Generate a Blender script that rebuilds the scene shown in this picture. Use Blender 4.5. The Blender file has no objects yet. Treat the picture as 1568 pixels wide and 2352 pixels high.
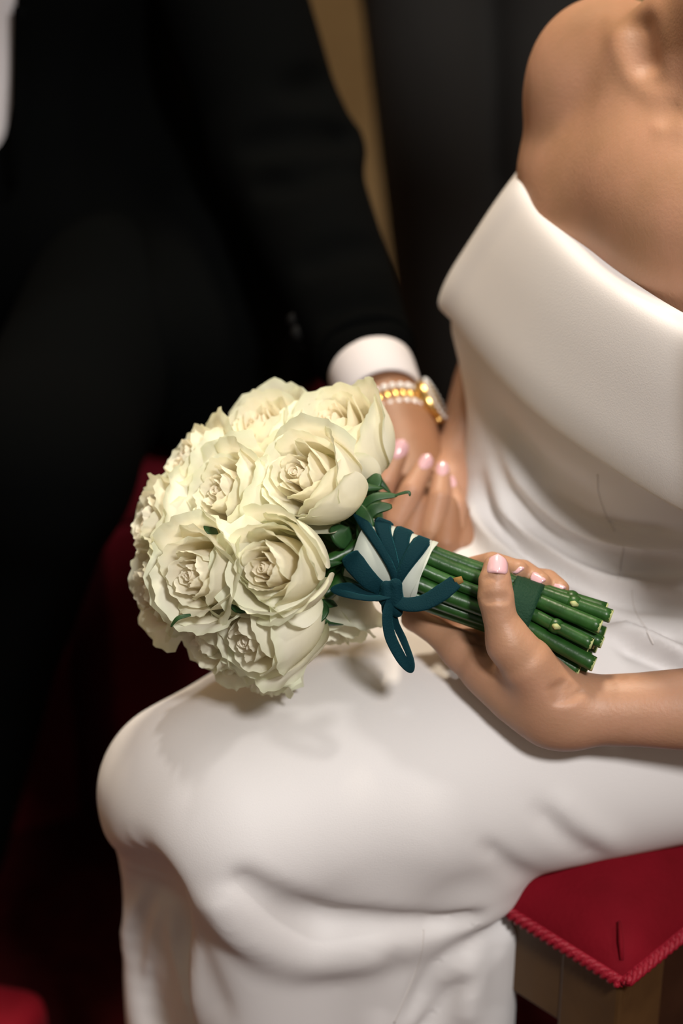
import bpy, bmesh, math, random
import numpy as np
from mathutils import Vector, Matrix

random.seed(7); np.random.seed(7)
scene = bpy.context.scene
COL = scene.collection

# ------------------------------------------------------------------ camera
PITCH = math.radians(33.0)
CAM = np.array([0.0, -1.367, 1.598])
FPX = 5553.0                                   # 85 mm lens on a 36 mm tall frame of 2352 px
VDIR = np.array([0.0, math.cos(PITCH), -math.sin(PITCH)])
UDIR = np.array([0.0, math.sin(PITCH), math.cos(PITCH)])
XDIR = np.array([1.0, 0.0, 0.0])
cam_data = bpy.data.cameras.new('camera')
cam = bpy.data.objects.new('camera', cam_data)
COL.objects.link(cam)
cam.location = CAM
cam.rotation_euler = (math.pi / 2 - PITCH, 0, 0)
cam_data.sensor_fit = 'VERTICAL'
cam_data.sensor_height = 36.0
cam_data.sensor_width = 24.0
cam_data.lens = 85.0
cam_data.clip_start = 0.05
cam_data.dof.use_dof = True
cam_data.dof.focus_distance = 1.555
cam_data.dof.aperture_fstop = 3.2
scene.camera = cam

# ------------------------------------------------------------------ light
scene.view_settings.view_transform = 'Standard'
scene.view_settings.look = 'None'
scene.view_settings.gamma = 1.0
scene.view_settings.use_curve_mapping = False
scene.view_settings.exposure = -0.28

world = bpy.data.worlds.new('world')
scene.world = world
world.use_nodes = True
world.node_tree.nodes['Background'].inputs[0].default_value = (1.0, 0.90, 0.79, 1)
world.node_tree.nodes['Background'].inputs[1].default_value = 0.32


def area(name, loc, target, size, power, col):
    ld = bpy.data.lights.new(name, 'AREA')
    ld.shape = 'DISK'
    ld.size = size
    ld.energy = power
    ld.color = col
    ob = bpy.data.objects.new(name, ld)
    COL.objects.link(ob)
    ob.location = loc
    ob.rotation_euler = (Vector(target) - Vector(loc)).to_track_quat('-Z', 'Y').to_euler()
    return ob


area('unseen_ceiling_lamp', (-0.55, 1.30, 3.3), (-0.1, 0.0, 0.6), 0.16, 24, (1.0, 0.96, 0.92))
area('unseen_ceiling_lamp', (1.70, -0.20, 3.0), (0.1, 0.0, 0.6), 0.20, 20, (1.0, 0.96, 0.92))
area('unseen_ceiling_lamp', (0.70, -2.05, 2.95), (0.1, 0.0, 0.7), 0.40, 98, (1.0, 0.965, 0.94))
area('unseen_ceiling_lamp', (0.10, 1.15, 3.3), (0.0, 1.75, 0.9), 0.4, 95, (1.0, 0.86, 0.66))  # unseen lamp, added to brighten the back wall


# ------------------------------------------------------------------ helpers
def P(px, py, d):
    """world point seen at photo position (px, py) at distance d along the view axis"""
    return CAM + XDIR * ((px - 784.0) / FPX * d) - UDIR * ((py - 1176.0) / FPX * d) + VDIR * d


def PZ(px, py, z):
    r = XDIR * ((px - 784.0) / FPX) - UDIR * ((py - 1176.0) / FPX) + VDIR
    d = (z - CAM[2]) / r[2]
    return CAM + r * d


def nrm(v):
    v = np.asarray(v, float)
    return v / (np.linalg.norm(v) + 1e-12)


def put(name, me, mat, parent=None):
    ob = bpy.data.objects.new(name, me)
    COL.objects.link(ob)
    if mat is not None and not me.materials:
        me.materials.append(mat)
    if parent is not None:
        ob.parent = parent
        if parent.parent is None and parent.location.length > 0:
            ob.matrix_parent_inverse = Matrix.Translation(-parent.location)   # mesh data is kept in world metres
    return ob


def tag(o, label, cat, group=None, kind=None):
    o['label'] = label
    o['category'] = cat
    if group:
        o['group'] = group
    if kind:
        o['kind'] = kind
    return o


def struct(o, kind='structure', label=None):
    o['kind'] = kind
    if label:
        o['label'] = label
    return o


def empty(name, loc=(0, 0, 0)):
    o = bpy.data.objects.new(name, None)
    COL.objects.link(o)
    o.location = loc
    o.empty_display_size = 0.05
    return o


def mesh_from(name, verts, faces, smooth=True):
    me = bpy.data.meshes.new(name)
    me.from_pydata([tuple(v) for v in verts], [], [tuple(int(i) for i in f) for f in faces])
    if smooth:
        me.polygons.foreach_set('use_smooth', [True] * len(me.polygons))
    me.update()
    return me


def quads_mesh(name, V, Q):
    me = bpy.data.meshes.new(name)
    n, m = len(V), len(Q)
    me.vertices.add(n)
    me.vertices.foreach_set('co', np.asarray(V, np.float32).ravel())
    me.loops.add(m * 4)
    me.loops.foreach_set('vertex_index', np.asarray(Q, np.int32).ravel())
    me.polygons.add(m)
    me.polygons.foreach_set('loop_start', np.arange(0, m * 4, 4, dtype=np.int32))
    me.polygons.foreach_set('use_smooth', np.ones(m, dtype=bool))
    me.update(calc_edges=True)
    me.validate()
    return me


def spline(pts, n=8, closed=False):
    """Catmull-Rom through pts (any dimension), n samples a span"""
    p = np.asarray(pts, float)
    N = len(p)
    out = []
    spans = N if closed else N - 1
    for i in range(spans):
        if closed:
            a, b, c, d = p[(i - 1) % N], p[i], p[(i + 1) % N], p[(i + 2) % N]
        else:
            a, b, c, d = p[max(i - 1, 0)], p[i], p[i + 1], p[min(i + 2, N - 1)]
        for k in range(n):
            t = k / n
            out.append(0.5 * ((2 * b) + (-a + c) * t + (2 * a - 5 * b + 4 * c - d) * t * t
                              + (-a + 3 * b - 3 * c + d) * t ** 3))
    if not closed:
        out.append(p[-1])
    return np.array(out)


# ---- signed-distance modelling: smooth unions of tapered capsules, meshed with surface nets
class Field:
    def __init__(s, lo, hi, h):
        s.h = h
        s.lo = np.array(lo, float)
        s.n = np.ceil((np.array(hi, float) - s.lo) / h).astype(int) + 1
        s.ax = [(s.lo[i] + np.arange(s.n[i]) * h).astype(np.float32) for i in range(3)]
        s.g = np.full(tuple(s.n), 0.2, np.float32)

    def _box(s, lo, hi):
        a = np.clip(np.floor((lo - s.lo) / s.h).astype(int), 0, s.n)
        b = np.clip(np.ceil((hi - s.lo) / s.h).astype(int) + 1, 0, s.n)
        if np.any(b <= a):
            return None
        return tuple(slice(a[i], b[i]) for i in range(3))

    def _xyz(s, sl):
        return (s.ax[0][sl[0]][:, None, None], s.ax[1][sl[1]][None, :, None], s.ax[2][sl[2]][None, None, :])

    @staticmethod
    def _cone(X, Y, Z, a, b, ra, rb):
        ba = b - a
        L = float(ba @ ba) + 1e-12
        x, y, z = X - a[0], Y - a[1], Z - a[2]
        t = np.clip((x * ba[0] + y * ba[1] + z * ba[2]) / L, 0, 1)
        return np.sqrt((x - t * ba[0]) ** 2 + (y - t * ba[1]) ** 2 + (z - t * ba[2]) ** 2) - (ra + (rb - ra) * t)

    def _mix(s, sl, d, k, sub):
        g = s.g[sl]
        if sub:
            d = -d
            if k > 0:
                h = np.maximum(k - np.abs(g - d), 0) / k
                s.g[sl] = np.maximum(g, d) + h * h * k * 0.25
            else:
                s.g[sl] = np.maximum(g, d)
        else:
            if k > 0:
                h = np.maximum(k - np.abs(g - d), 0) / k
                s.g[sl] = np.minimum(g, d) - h * h * k * 0.25
            else:
                s.g[sl] = np.minimum(g, d)

    def chain(s, pts, rad, k=0.01, sub=False):
        pts = [np.asarray(p, float) for p in pts]
        if not hasattr(rad, '__len__'):
            rad = [rad] * len(pts)
        m = max(rad) + k + 4 * s.h
        A = np.array(pts)
        sl = s._box(A.min(0) - m, A.max(0) + m)
        if sl is None:
            return
        X, Y, Z = s._xyz(sl)
        d = None
        if len(pts) == 1:
            d = s._cone(X, Y, Z, pts[0], pts[0] + 1e-6, rad[0], rad[0])
        for i in range(len(pts) - 1):
            c = s._cone(X, Y, Z, pts[i], pts[i + 1], rad[i], rad[i + 1])
            d = c if d is None else np.minimum(d, c)
        s._mix(sl, d, k, sub)

    def ell(s, c, r, R=None, k=0.01, sub=False):
        c = np.asarray(c, float)
        r = np.asarray(r, float)
        R = np.eye(3) if R is None else np.asarray(R, float)   # rows = local axes
        m = r.max() + k + 4 * s.h
        sl = s._box(c - m, c + m)
        if sl is None:
            return
        X, Y, Z = s._xyz(sl)
        x, y, z = X - c[0], Y - c[1], Z - c[2]
        q = [(x * R[i][0] + y * R[i][1] + z * R[i][2]) for i in range(3)]
        k0 = np.sqrt(sum((q[i] / r[i]) ** 2 for i in range(3)))
        k1 = np.sqrt(sum((q[i] / r[i] ** 2) ** 2 for i in range(3))) + 1e-6
        s._mix(sl, k0 * (k0 - 1) / k1, k, sub)

    def half(s, p, n, k=0.0):
        """cut away the side the normal points to"""
        p, n = np.asarray(p, float), nrm(n)
        sl = (slice(None),) * 3
        X, Y, Z = s._xyz(sl)
        d = (X - p[0]) * n[0] + (Y - p[1]) * n[1] + (Z - p[2]) * n[2]
        s.g = np.maximum(s.g, d.astype(np.float32))

    def sample(s, p):
        i = np.round((p - s.lo) / s.h).astype(int)
        if np.any(i < 0) or np.any(i >= s.n):
            return 0.2
        return float(s.g[tuple(i)])

    def hit(s, px, py, d0=1.25, d1=2.6):
        """depth at which the line of sight through (px, py) meets the surface"""
        ds = np.arange(d0, d1, s.h * 0.5)
        r = XDIR * ((px - 784.0) / FPX) - UDIR * ((py - 1176.0) / FPX) + VDIR
        pts = CAM[None] + ds[:, None] * r[None]
        idx = np.round((pts - s.lo) / s.h).astype(int)
        ok = np.all((idx >= 0) & (idx < s.n), 1)
        val = np.full(len(ds), 0.2)
        ii = idx[ok]
        val[ok] = s.g[ii[:, 0], ii[:, 1], ii[:, 2]]
        w = np.where(val < 0)[0]
        if len(w) == 0:
            return None
        return pts[w[0]]

    def on(s, pix, off=0.0):
        """points on the surface below a list of photo positions, pushed along the line of sight by off"""
        out = []
        for (x, y) in pix:
            p = s.hit(x, y)
            if p is None:
                continue
            out.append(p + nrm(p - CAM) * off)
        return out

    def groove(s, pix, r, depth, k=0.01, taper=True):
        pts = s.on(pix)
        if len(pts) < 2:
            return
        pts = spline(pts, 4)
        n = len(pts)
        rr = [r * ((0.35 + 0.65 * math.sin(math.pi * (i + 0.5) / n)) if taper else 1) for i in range(n)]
        q = [p - nrm(p - CAM) * (rr[i] - depth * rr[i] / r) for i, p in enumerate(pts)]
        s.chain(q, rr, k, True)

    def ridge(s, pix, r, height, k=0.012, taper=True):
        pts = s.on(pix)
        if len(pts) < 2:
            return
        pts = spline(pts, 4)
        n = len(pts)
        rr = [r * ((0.35 + 0.65 * math.sin(math.pi * (i + 0.5) / n)) if taper else 1) for i in range(n)]
        q = [p + nrm(p - CAM) * (rr[i] - height * rr[i] / r) for i, p in enumerate(pts)]
        s.chain(q, rr, k)

    def net(s, smooth=2):
        g = s.g
        ins = g < 0
        n = s.n
        c = np.zeros(tuple(n - 1), np.uint8)
        for dx in (0, 1):
            for dy in (0, 1):
                for dz in (0, 1):
                    c += ins[dx:n[0] - 1 + dx, dy:n[1] - 1 + dy, dz:n[2] - 1 + dz]
        I = np.argwhere((c > 0) & (c < 8))
        vid = np.full(tuple(n - 1), -1, np.int32)
        vid[I[:, 0], I[:, 1], I[:, 2]] = np.arange(len(I))
        acc = np.zeros((len(I), 3))
        cnt = np.zeros(len(I))
        corners = [(0, 0, 0), (1, 0, 0), (0, 1, 0), (1, 1, 0), (0, 0, 1), (1, 0, 1), (0, 1, 1), (1, 1, 1)]
        edges = [(a, b) for a in range(8) for b in range(a + 1, 8)
                 if sum(abs(corners[a][i] - corners[b][i]) for i in range(3)) == 1]
        val = [g[I[:, 0] + o[0], I[:, 1] + o[1], I[:, 2] + o[2]] for o in corners]
        for a, b in edges:
            va, vb = val[a], val[b]
            m = (va < 0) != (vb < 0)
            t = np.where(m, va / np.where(m, va - vb, 1), 0)
            ca, cb = np.array(corners[a]), np.array(corners[b])
            acc[m] += ca + (cb - ca) * t[m][:, None]
            cnt[m] += 1
        V = s.lo + (I + acc / cnt[:, None]) * s.h
        quads = []
        for axis in range(3):
            u, v = (axis + 1) % 3, (axis + 2) % 3
            sa = [slice(None)] * 3
            sb = [slice(None)] * 3
            sa[axis] = slice(0, n[axis] - 1)
            sb[axis] = slice(1, n[axis])
            A, B = ins[tuple(sa)], ins[tuple(sb)]
            for flip, M in ((False, A & ~B), (True, ~A & B)):
                E = np.argwhere(M)
                E = E[(E[:, u] > 0) & (E[:, v] > 0) & (E[:, u] < n[u] - 1) & (E[:, v] < n[v] - 1)]
                if not len(E):
                    continue
                def at(du, dv):
                    q = E.copy()
                    q[:, u] -= du
                    q[:, v] -= dv
                    return vid[q[:, 0], q[:, 1], q[:, 2]]
                q = np.stack([at(1, 1), at(0, 1), at(0, 0), at(1, 0)], 1)
                quads.append(q[:, ::-1] if flip else q)
        Q = np.concatenate(quads)
        Q = Q[(Q >= 0).all(1)]
        for it in range(smooth):
            e = np.concatenate([Q[:, [0, 1]], Q[:, [1, 2]], Q[:, [2, 3]], Q[:, [3, 0]]])
            S = np.zeros_like(V)
            C = np.zeros(len(V))
            for kk in range(3):
                S[:, kk] = np.bincount(e[:, 0], V[e[:, 1], kk], len(V)) + np.bincount(e[:, 1], V[e[:, 0], kk], len(V))
            C = np.bincount(e[:, 0], minlength=len(V)) + np.bincount(e[:, 1], minlength=len(V))
            S /= np.maximum(C, 1)[:, None]
            V = V + (0.55 if it % 2 == 0 else 0.5) * (S - V)
        return V, Q


def sweep(points, radii, sides=8, cap=True, flat=1.0, up=None):
    """tube (or flattened ribbon) along points; returns verts, faces"""
    pts = np.asarray(points, float)
    n = len(pts)
    if not hasattr(radii, '__len__'):
        radii = [radii] * n
    T = np.gradient(pts, axis=0)
    T = np.array([nrm(t) for t in T])
    u = np.array(up, float) if up is not None else np.array([0.3, 0.5, 0.8])
    V, F = [], []
    N = nrm(u - T[0] * (u @ T[0]))
    for i in range(n):
        N = nrm(N - T[i] * (N @ T[i]))
        B = np.cross(T[i], N)
        for j in range(sides):
            a = 2 * math.pi * j / sides
            V.append(pts[i] + radii[i] * (math.cos(a) * N * flat + math.sin(a) * B))
    for i in range(n - 1):
        for j in range(sides):
            a, b = i * sides + j, i * sides + (j + 1) % sides
            F.append((a, b, b + sides, a + sides))
    if cap:
        F.append(tuple(range(sides - 1, -1, -1)))
        F.append(tuple((n - 1) * sides + j for j in range(sides)))
    return V, F


def tube(name, points, radii, mat, parent, sides=8, flat=1.0, up=None):
    V, F = sweep(points, radii, sides, True, flat, up)
    return put(name, mesh_from(name, V, F), mat, parent)


def box_mesh(name, size, bevel=0.0, seg=2):
    bm = bmesh.new()
    bmesh.ops.create_cube(bm, size=1)
    bmesh.ops.scale(bm, vec=size, verts=bm.verts)
    if bevel > 0:
        bmesh.ops.bevel(bm, geom=list(bm.edges), offset=bevel, segments=seg, affect='EDGES', profile=0.5)
    me = bpy.data.meshes.new(name)
    bm.to_mesh(me)
    bm.free()
    return me


# ------------------------------------------------------------------ materials
def mat(name, col, rough=0.6, spec=0.4, metal=0.0, sss=0.0, sheen=0.0, col2=None, nscale=20, bump=0.0, bscale=200,
        sheen_tint=None, sss_r=(0.01, 0.004, 0.002), coat=0.0, detail=4):
    m = bpy.data.materials.new(name)
    m.use_nodes = True
    nt = m.node_tree
    b = nt.nodes['Principled BSDF']
    b.inputs['Base Color'].default_value = (*col, 1)
    b.inputs['Roughness'].default_value = rough
    b.inputs['Specular IOR Level'].default_value = spec
    b.inputs['Metallic'].default_value = metal
    if sss:
        b.inputs['Subsurface Weight'].default_value = sss
        b.inputs['Subsurface Radius'].default_value = sss_r
        b.inputs['Subsurface Scale'].default_value = 1.0
    if sheen:
        b.inputs['Sheen Weight'].default_value = sheen
        b.inputs['Sheen Roughness'].default_value = 0.4
        if sheen_tint:
            b.inputs['Sheen Tint'].default_value = (*sheen_tint, 1)
    if coat:
        b.inputs['Coat Weight'].default_value = coat
        b.inputs['Coat Roughness'].default_value = 0.1
    tc = nt.nodes.new('ShaderNodeTexCoord')
    if col2 is not None:
        n = nt.nodes.new('ShaderNodeTexNoise')
        n.inputs['Scale'].default_value = nscale
        n.inputs['Detail'].default_value = detail
        nt.links.new(tc.outputs['Object'], n.inputs['Vector'])
        r = nt.nodes.new('ShaderNodeValToRGB')
        r.color_ramp.elements[0].position = 0.35
        r.color_ramp.elements[1].position = 0.68
        r.color_ramp.elements[0].color = (*col, 1)
        r.color_ramp.elements[1].color = (*col2, 1)
        nt.links.new(n.outputs['Fac'], r.inputs['Fac'])
        nt.links.new(r.outputs['Color'], b.inputs['Base Color'])
    if bump:
        n2 = nt.nodes.new('ShaderNodeTexNoise')
        n2.inputs['Scale'].default_value = bscale
        n2.inputs['Detail'].default_value = 3
        nt.links.new(tc.outputs['Object'], n2.inputs['Vector'])
        bp = nt.nodes.new('ShaderNodeBump')
        bp.inputs['Strength'].default_value = bump
        bp.inputs['Distance'].default_value = 0.002
        nt.links.new(n2.outputs['Fac'], bp.inputs['Height'])
        nt.links.new(bp.outputs['Normal'], b.inputs['Normal'])
    return m


M = {}
M['skin'] = mat('skin_tan', (0.40, 0.218, 0.128), 0.48, 0.4, sss=0.18, col2=(0.46, 0.245, 0.155), nscale=28, bump=0.12, bscale=420)
M['skin_man'] = mat('skin_man', (0.25, 0.120, 0.062), 0.5, 0.4, sss=0.12, col2=(0.30, 0.145, 0.08), nscale=30, bump=0.15, bscale=380)
M['nail'] = mat('nail_polish_pink', (0.72, 0.43, 0.46), 0.15, 0.6, coat=0.6)
M['nail_bare'] = mat('nail_bare', (0.55, 0.32, 0.25), 0.3, 0.5)
M['dress'] = mat('ivory_crepe', (0.70, 0.675, 0.665), 0.62, 0.35, sheen=0.15, bump=0.10, bscale=900)
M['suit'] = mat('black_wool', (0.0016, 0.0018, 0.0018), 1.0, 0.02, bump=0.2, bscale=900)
M['suit_grey'] = mat('charcoal_wool', (0.030, 0.029, 0.027), 0.95, 0.08, bump=0.2, bscale=700)
M['shirt'] = mat('white_cotton', (0.62, 0.585, 0.59), 0.7, 0.3, bump=0.1, bscale=900)
M['hair'] = mat('brown_hair', (0.05, 0.027, 0.015), 0.5, 0.4, bump=0.5, bscale=120)
M['shoe'] = mat('black_leather', (0.008, 0.008, 0.008), 0.3, 0.5)
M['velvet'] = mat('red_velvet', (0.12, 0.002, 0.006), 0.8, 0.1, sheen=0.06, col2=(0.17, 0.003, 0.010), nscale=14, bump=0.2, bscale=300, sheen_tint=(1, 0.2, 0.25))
M['velvet_dimmed'] = mat('dimmed_red_velvet', (0.05, 0.002, 0.004), 0.85, 0.1, sheen=0.04, col2=(0.075, 0.002, 0.006), nscale=10, bump=0.2, bscale=300, sheen_tint=(1, 0.2, 0.25))  # copy of the red velvet with the weaker background light painted into its colour
M['braid'] = mat('red_braid', (0.26, 0.006, 0.018), 0.55, 0.3, bump=0.5, bscale=500)
M['carpet'] = mat('red_carpet', (0.026, 0.002, 0.003), 0.95, 0.05, col2=(0.038, 0.003, 0.004), nscale=40, bump=0.6, bscale=350)  # colour lowered to carry the fall-off of light behind the couple
M['wood'] = mat('brown_wood', (0.090, 0.046, 0.016), 0.5, 0.3, col2=(0.058, 0.028, 0.010), nscale=18, bump=0.15, bscale=60)
M['wood_dark'] = mat('dark_brown_wood', (0.035, 0.014, 0.006), 0.5, 0.3, col2=(0.022, 0.009, 0.004), nscale=18, bump=0.15, bscale=60)
M['plaster'] = mat('ochre_plaster', (0.42, 0.30, 0.155), 0.9, 0.1, col2=(0.36, 0.25, 0.125), nscale=5, bump=0.2, bscale=40)
M['gold'] = mat('gold', (0.80, 0.52, 0.18), 0.25, 0.5, metal=1.0)
M['dial'] = mat('champagne_dial', (0.45, 0.33, 0.18), 0.3, 0.5)
M['stone'] = mat('clear_stone', (0.85, 0.86, 0.86), 0.08, 0.9, coat=0.5)
M['steel'] = mat('steel', (0.6, 0.58, 0.55), 0.25, 0.5, metal=1.0)
M['stem'] = mat('stem_green', (0.011, 0.050, 0.008), 0.35, 0.42, col2=(0.024, 0.09, 0.016), nscale=60, bump=0.1, bscale=300)
M['stem_cut'] = mat('stem_cut', (0.42, 0.45, 0.20), 0.6, 0.3)
M['leaf'] = mat('leaf_green', (0.010, 0.040, 0.010), 0.45, 0.4, col2=(0.022, 0.075, 0.02), nscale=60)
M['tape'] = mat('floral_tape', (0.006, 0.035, 0.016), 0.7, 0.2, bump=0.4, bscale=500)
M['ribbon'] = mat('teal_velvet', (0.002, 0.020, 0.027), 0.8, 0.08, sheen=0.13, bump=0.3, bscale=900, sheen_tint=(0.10, 0.55, 0.65))
M['ribbon_back'] = mat('teal_satin_edge', (0.012, 0.10, 0.13), 0.5, 0.3)
M['brown_tip'] = mat('frayed_end', (0.22, 0.12, 0.035), 0.8, 0.2)
M['button'] = mat('black_button', (0.004, 0.004, 0.004), 0.7, 0.1)

# organza: a fine see-through weave
m = mat('organza', (0.62, 0.66, 0.58), 0.5, 0.3)
nt = m.node_tree
b = nt.nodes['Principled BSDF']
tr = nt.nodes.new('ShaderNodeBsdfTransparent')
mx = nt.nodes.new('ShaderNodeMixShader')
mx.inputs[0].default_value = 0.62
nt.links.new(tr.outputs[0], mx.inputs[1])
nt.links.new(b.outputs[0], mx.inputs[2])
nt.links.new(mx.outputs[0], nt.nodes['Material Output'].inputs[0])
M['organza'] = m

# petals: cream, peach towards the heart, green towards the foot and along the outer rims
m = bpy.data.materials.new('rose_petal')
m.use_nodes = True
nt = m.node_tree
b = nt.nodes['Principled BSDF']
b.inputs['Roughness'].default_value = 0.55
b.inputs['Specular IOR Level'].default_value = 0.25
uv = nt.nodes.new('ShaderNodeUVMap')
uv.uv_map = 'along'
sp = nt.nodes.new('ShaderNodeSeparateXYZ')
nt.links.new(uv.outputs[0], sp.inputs[0])           # x: position along petal, y: 0 inner .. 1 outer
ra = nt.nodes.new('ShaderNodeValToRGB')              # inner petals
ra.color_ramp.elements[0].color = (0.80, 0.66, 0.34, 1)
ra.color_ramp.elements[1].color = (0.93, 0.88, 0.74, 1)
e = ra.color_ramp.elements.new(0.62)
e.color = (0.94, 0.80, 0.58, 1)
rb = nt.nodes.new('ShaderNodeValToRGB')              # outer petals
rb.color_ramp.elements[0].color = (0.60, 0.66, 0.30, 1)
rb.color_ramp.elements[1].color = (0.84, 0.88, 0.66, 1)
e = rb.color_ramp.elements.new(0.30)
e.color = (0.91, 0.89, 0.68, 1)
e = rb.color_ramp.elements.new(0.80)
e.color = (0.94, 0.93, 0.80, 1)
for r_ in (ra, rb):
    nt.links.new(sp.outputs[0], r_.inputs[0])
mixc = nt.nodes.new('ShaderNodeMix')
mixc.data_type = 'RGBA'
nt.links.new(sp.outputs[1], mixc.inputs[0])
nt.links.new(ra.outputs[0], mixc.inputs[6])
nt.links.new(rb.outputs[0], mixc.inputs[7])
nt.links.new(mixc.outputs[2], b.inputs['Base Color'])
tl = nt.nodes.new('ShaderNodeBsdfTranslucent')
nt.links.new(mixc.outputs[2], tl.inputs[0])
mx = nt.nodes.new('ShaderNodeMixShader')
mx.inputs[0].default_value = 0.38
nt.links.new(b.outputs[0], mx.inputs[1])
nt.links.new(tl.outputs[0], mx.inputs[2])
nt.links.new(mx.outputs[0], nt.nodes['Material Output'].inputs[0])
tc = nt.nodes.new('ShaderNodeTexCoord')
nz = nt.nodes.new('ShaderNodeTexNoise')
nz.inputs['Scale'].default_value = 90
nt.links.new(tc.outputs['Object'], nz.inputs['Vector'])
bp = nt.nodes.new('ShaderNodeBump')
bp.inputs['Strength'].default_value = 0.25
bp.inputs['Distance'].default_value = 0.002
nt.links.new(nz.outputs['Fac'], bp.inputs['Height'])
nt.links.new(bp.outputs['Normal'], b.inputs['Normal'])
M['petal'] = m

#==SETTING==
# ------------------------------------------------------------------ the room
def slab(name, size, loc, material):
    o = put(name, box_mesh(name, size), material)
    o.location = loc
    return o

fl = slab('floor', (6, 7, 0.1), (0, -0.6, -0.05), M['carpet'])
struct(fl, label='red carpet covering the floor, dim light put into its colour')
wb = slab('wall_back', (6, 0.12, 4.2), (0, 1.75, 2.1), M['plaster'])
struct(wb, label='ochre plaster wall behind the couple')
for nm, x in (('wall_left', -3.0), ('wall_right', 3.0)):
    o = slab(nm, (0.12, 7, 4.2), (x, -0.6, 2.1), M['plaster'])
    struct(o)

# red box bench under the groom
bench = empty('bench', (-0.1, 0.75, 0))
tag(bench, 'box bench draped in red velvet under the man in the black suit', 'bench')
rz = math.radians(25)
bcn = PZ(231, 1112, 0.45)
bx_, by_ = np.array([math.cos(rz), math.sin(rz)]), np.array([-math.sin(rz), math.cos(rz)])
bc = bcn[:2] + bx_ * 0.13 + by_ * 0.20
o = put('skirted_base', box_mesh('skirted_base', (0.26, 0.40, 0.40), 0.008), M['velvet_dimmed'], bench)
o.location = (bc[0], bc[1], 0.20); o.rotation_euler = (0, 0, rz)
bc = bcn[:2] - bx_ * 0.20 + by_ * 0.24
o = put('skirted_base', box_mesh('skirted_base', (0.38, 0.30, 0.40), 0.008), M['velvet_dimmed'], bench)
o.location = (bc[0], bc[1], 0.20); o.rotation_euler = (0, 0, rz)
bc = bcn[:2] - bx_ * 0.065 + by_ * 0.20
o = put('seat_pad', box_mesh('seat_pad', (0.67, 0.42, 0.055), 0.02, 4), M['velvet_dimmed'], bench)
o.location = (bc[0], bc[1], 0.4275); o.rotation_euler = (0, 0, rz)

# low kneeler at the lower left
kn = empty('kneeler', (-0.45, -0.02, 0))
tag(kn, 'low red velvet kneeler on the carpet in front of the man', 'kneeler')
kr = math.radians(-14)
c0 = PZ(118, 2262, 0.16)
kd, kl = np.array([math.cos(kr), math.sin(kr)]), np.array([-math.sin(kr), math.cos(kr)])
kc = c0[:2] - kd * 0.26 - kl * 0.13
o = put('cushion', box_mesh('cushion', (0.52, 0.26, 0.07), 0.02, 4), M['velvet'], kn)
o.location = (kc[0], kc[1], 0.125); o.rotation_euler = (0, 0, kr)
o = put('wooden_base', box_mesh('wooden_base', (0.49, 0.235, 0.09), 0.005), M['wood'], kn)
o.location = (kc[0], kc[1], 0.045); o.rotation_euler = (0, 0, kr)

# ------------------------------------------------------------------ stool of the bride
stool = empty('stool', (0.19, 0.1, 0))
tag(stool, 'wooden stool with red velvet seat and red braid under the bride', 'stool')
sc = PZ(1430, 2238, 0.452)
sr = math.radians(46)
sa = np.array([math.cos(sr), math.sin(sr), 0])      # towards right and away
sb_ = np.array([-math.sin(sr), math.cos(sr), 0])    # towards left and away
SW = 0.40


def sp_(u, v, z):
    return np.array([sc[0], sc[1], 0]) + sa * u + sb_ * v + np.array([0, 0, z])


nx = 24
V, F = [], []
for i in range(nx + 1):
    for j in range(nx + 1):
        u, v = i / nx, j / nx
        e_ = min(u, v, 1 - u, 1 - v)
        z = 0.452 + 0.040 * (1 - (1 - min(1, e_ / 0.28)) ** 2.2)
        V.append(sp_(u * SW, v * SW, z))
nb = len(V)
ring = [(i, 0) for i in range(nx)] + [(nx, j) for j in range(nx)] + [(i, nx) for i in range(nx, 0, -1)] + [(0, j) for j in range(nx, 0, -1)]
idx = lambda i, j: i * (nx + 1) + j
for i in range(nx):
    for j in range(nx):
        F.append((idx(i, j), idx(i + 1, j), idx(i + 1, j + 1), idx(i, j + 1)))
for (i, j) in ring:
    V.append(sp_(i / nx * SW, j / nx * SW, 0.440))
n = len(ring)
for a in range(n):
    b2 = (a + 1) % n
    F.append((idx(*ring[b2]), idx(*ring[a]), nb + a, nb + b2))
F.append(tuple(nb + a for a in range(n)))
put('seat', mesh_from('seat', V, F), M['velvet'], stool)
# folded corner pleat
tube('corner_pleat', [sp_(0.006, 0.006, 0.457), sp_(0.013, 0.013, 0.465), sp_(0.022, 0.022, 0.4715)], [0.0015, 0.002, 0.001], M['velvet'], stool, 6)
# braid along the seat edge: a row of small knots joined to one strip for each side
for (a, b2) in (((0, 0), (1, 0)), ((1, 0), (1, 1)), ((1, 1), (0, 1)), ((0, 1), (0, 0))):
    p0, p1 = sp_(a[0] * SW, a[1] * SW, 0.4465), sp_(b2[0] * SW, b2[1] * SW, 0.4465)
    dd = nrm(p1 - p0)
    out = np.cross(dd, [0, 0, 1])
    VV, FF = [], []
    for s_ in (0, 1):
        pts, rr = [], []
        N_ = 200
        for i in range(N_ + 1):
            t = i / N_
            ph = t * 2 * math.pi * 34 + s_ * math.pi
            pts.append(p0 + (p1 - p0) * t + np.array([0, 0, 1]) * 0.0032 * math.sin(ph) + out * (0.003 + 0.0022 * math.cos(ph)))
            rr.append(0.0023)
        v_, f_ = sweep(pts, rr, 6)
        o_ = len(VV)
        VV += v_
        FF += [tuple(k + o_ for k in f) for f in f_]
    v_, f_ = sweep([p0 + out * 0.001, p1 + out * 0.001], 0.0042, 8)
    o_ = len(VV)
    VV += v_
    FF += [tuple(k + o_ for k in f) for f in f_]
    put('braid', mesh_from('braid', VV, FF), M['braid'], stool)
lw = 0.052
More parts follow.
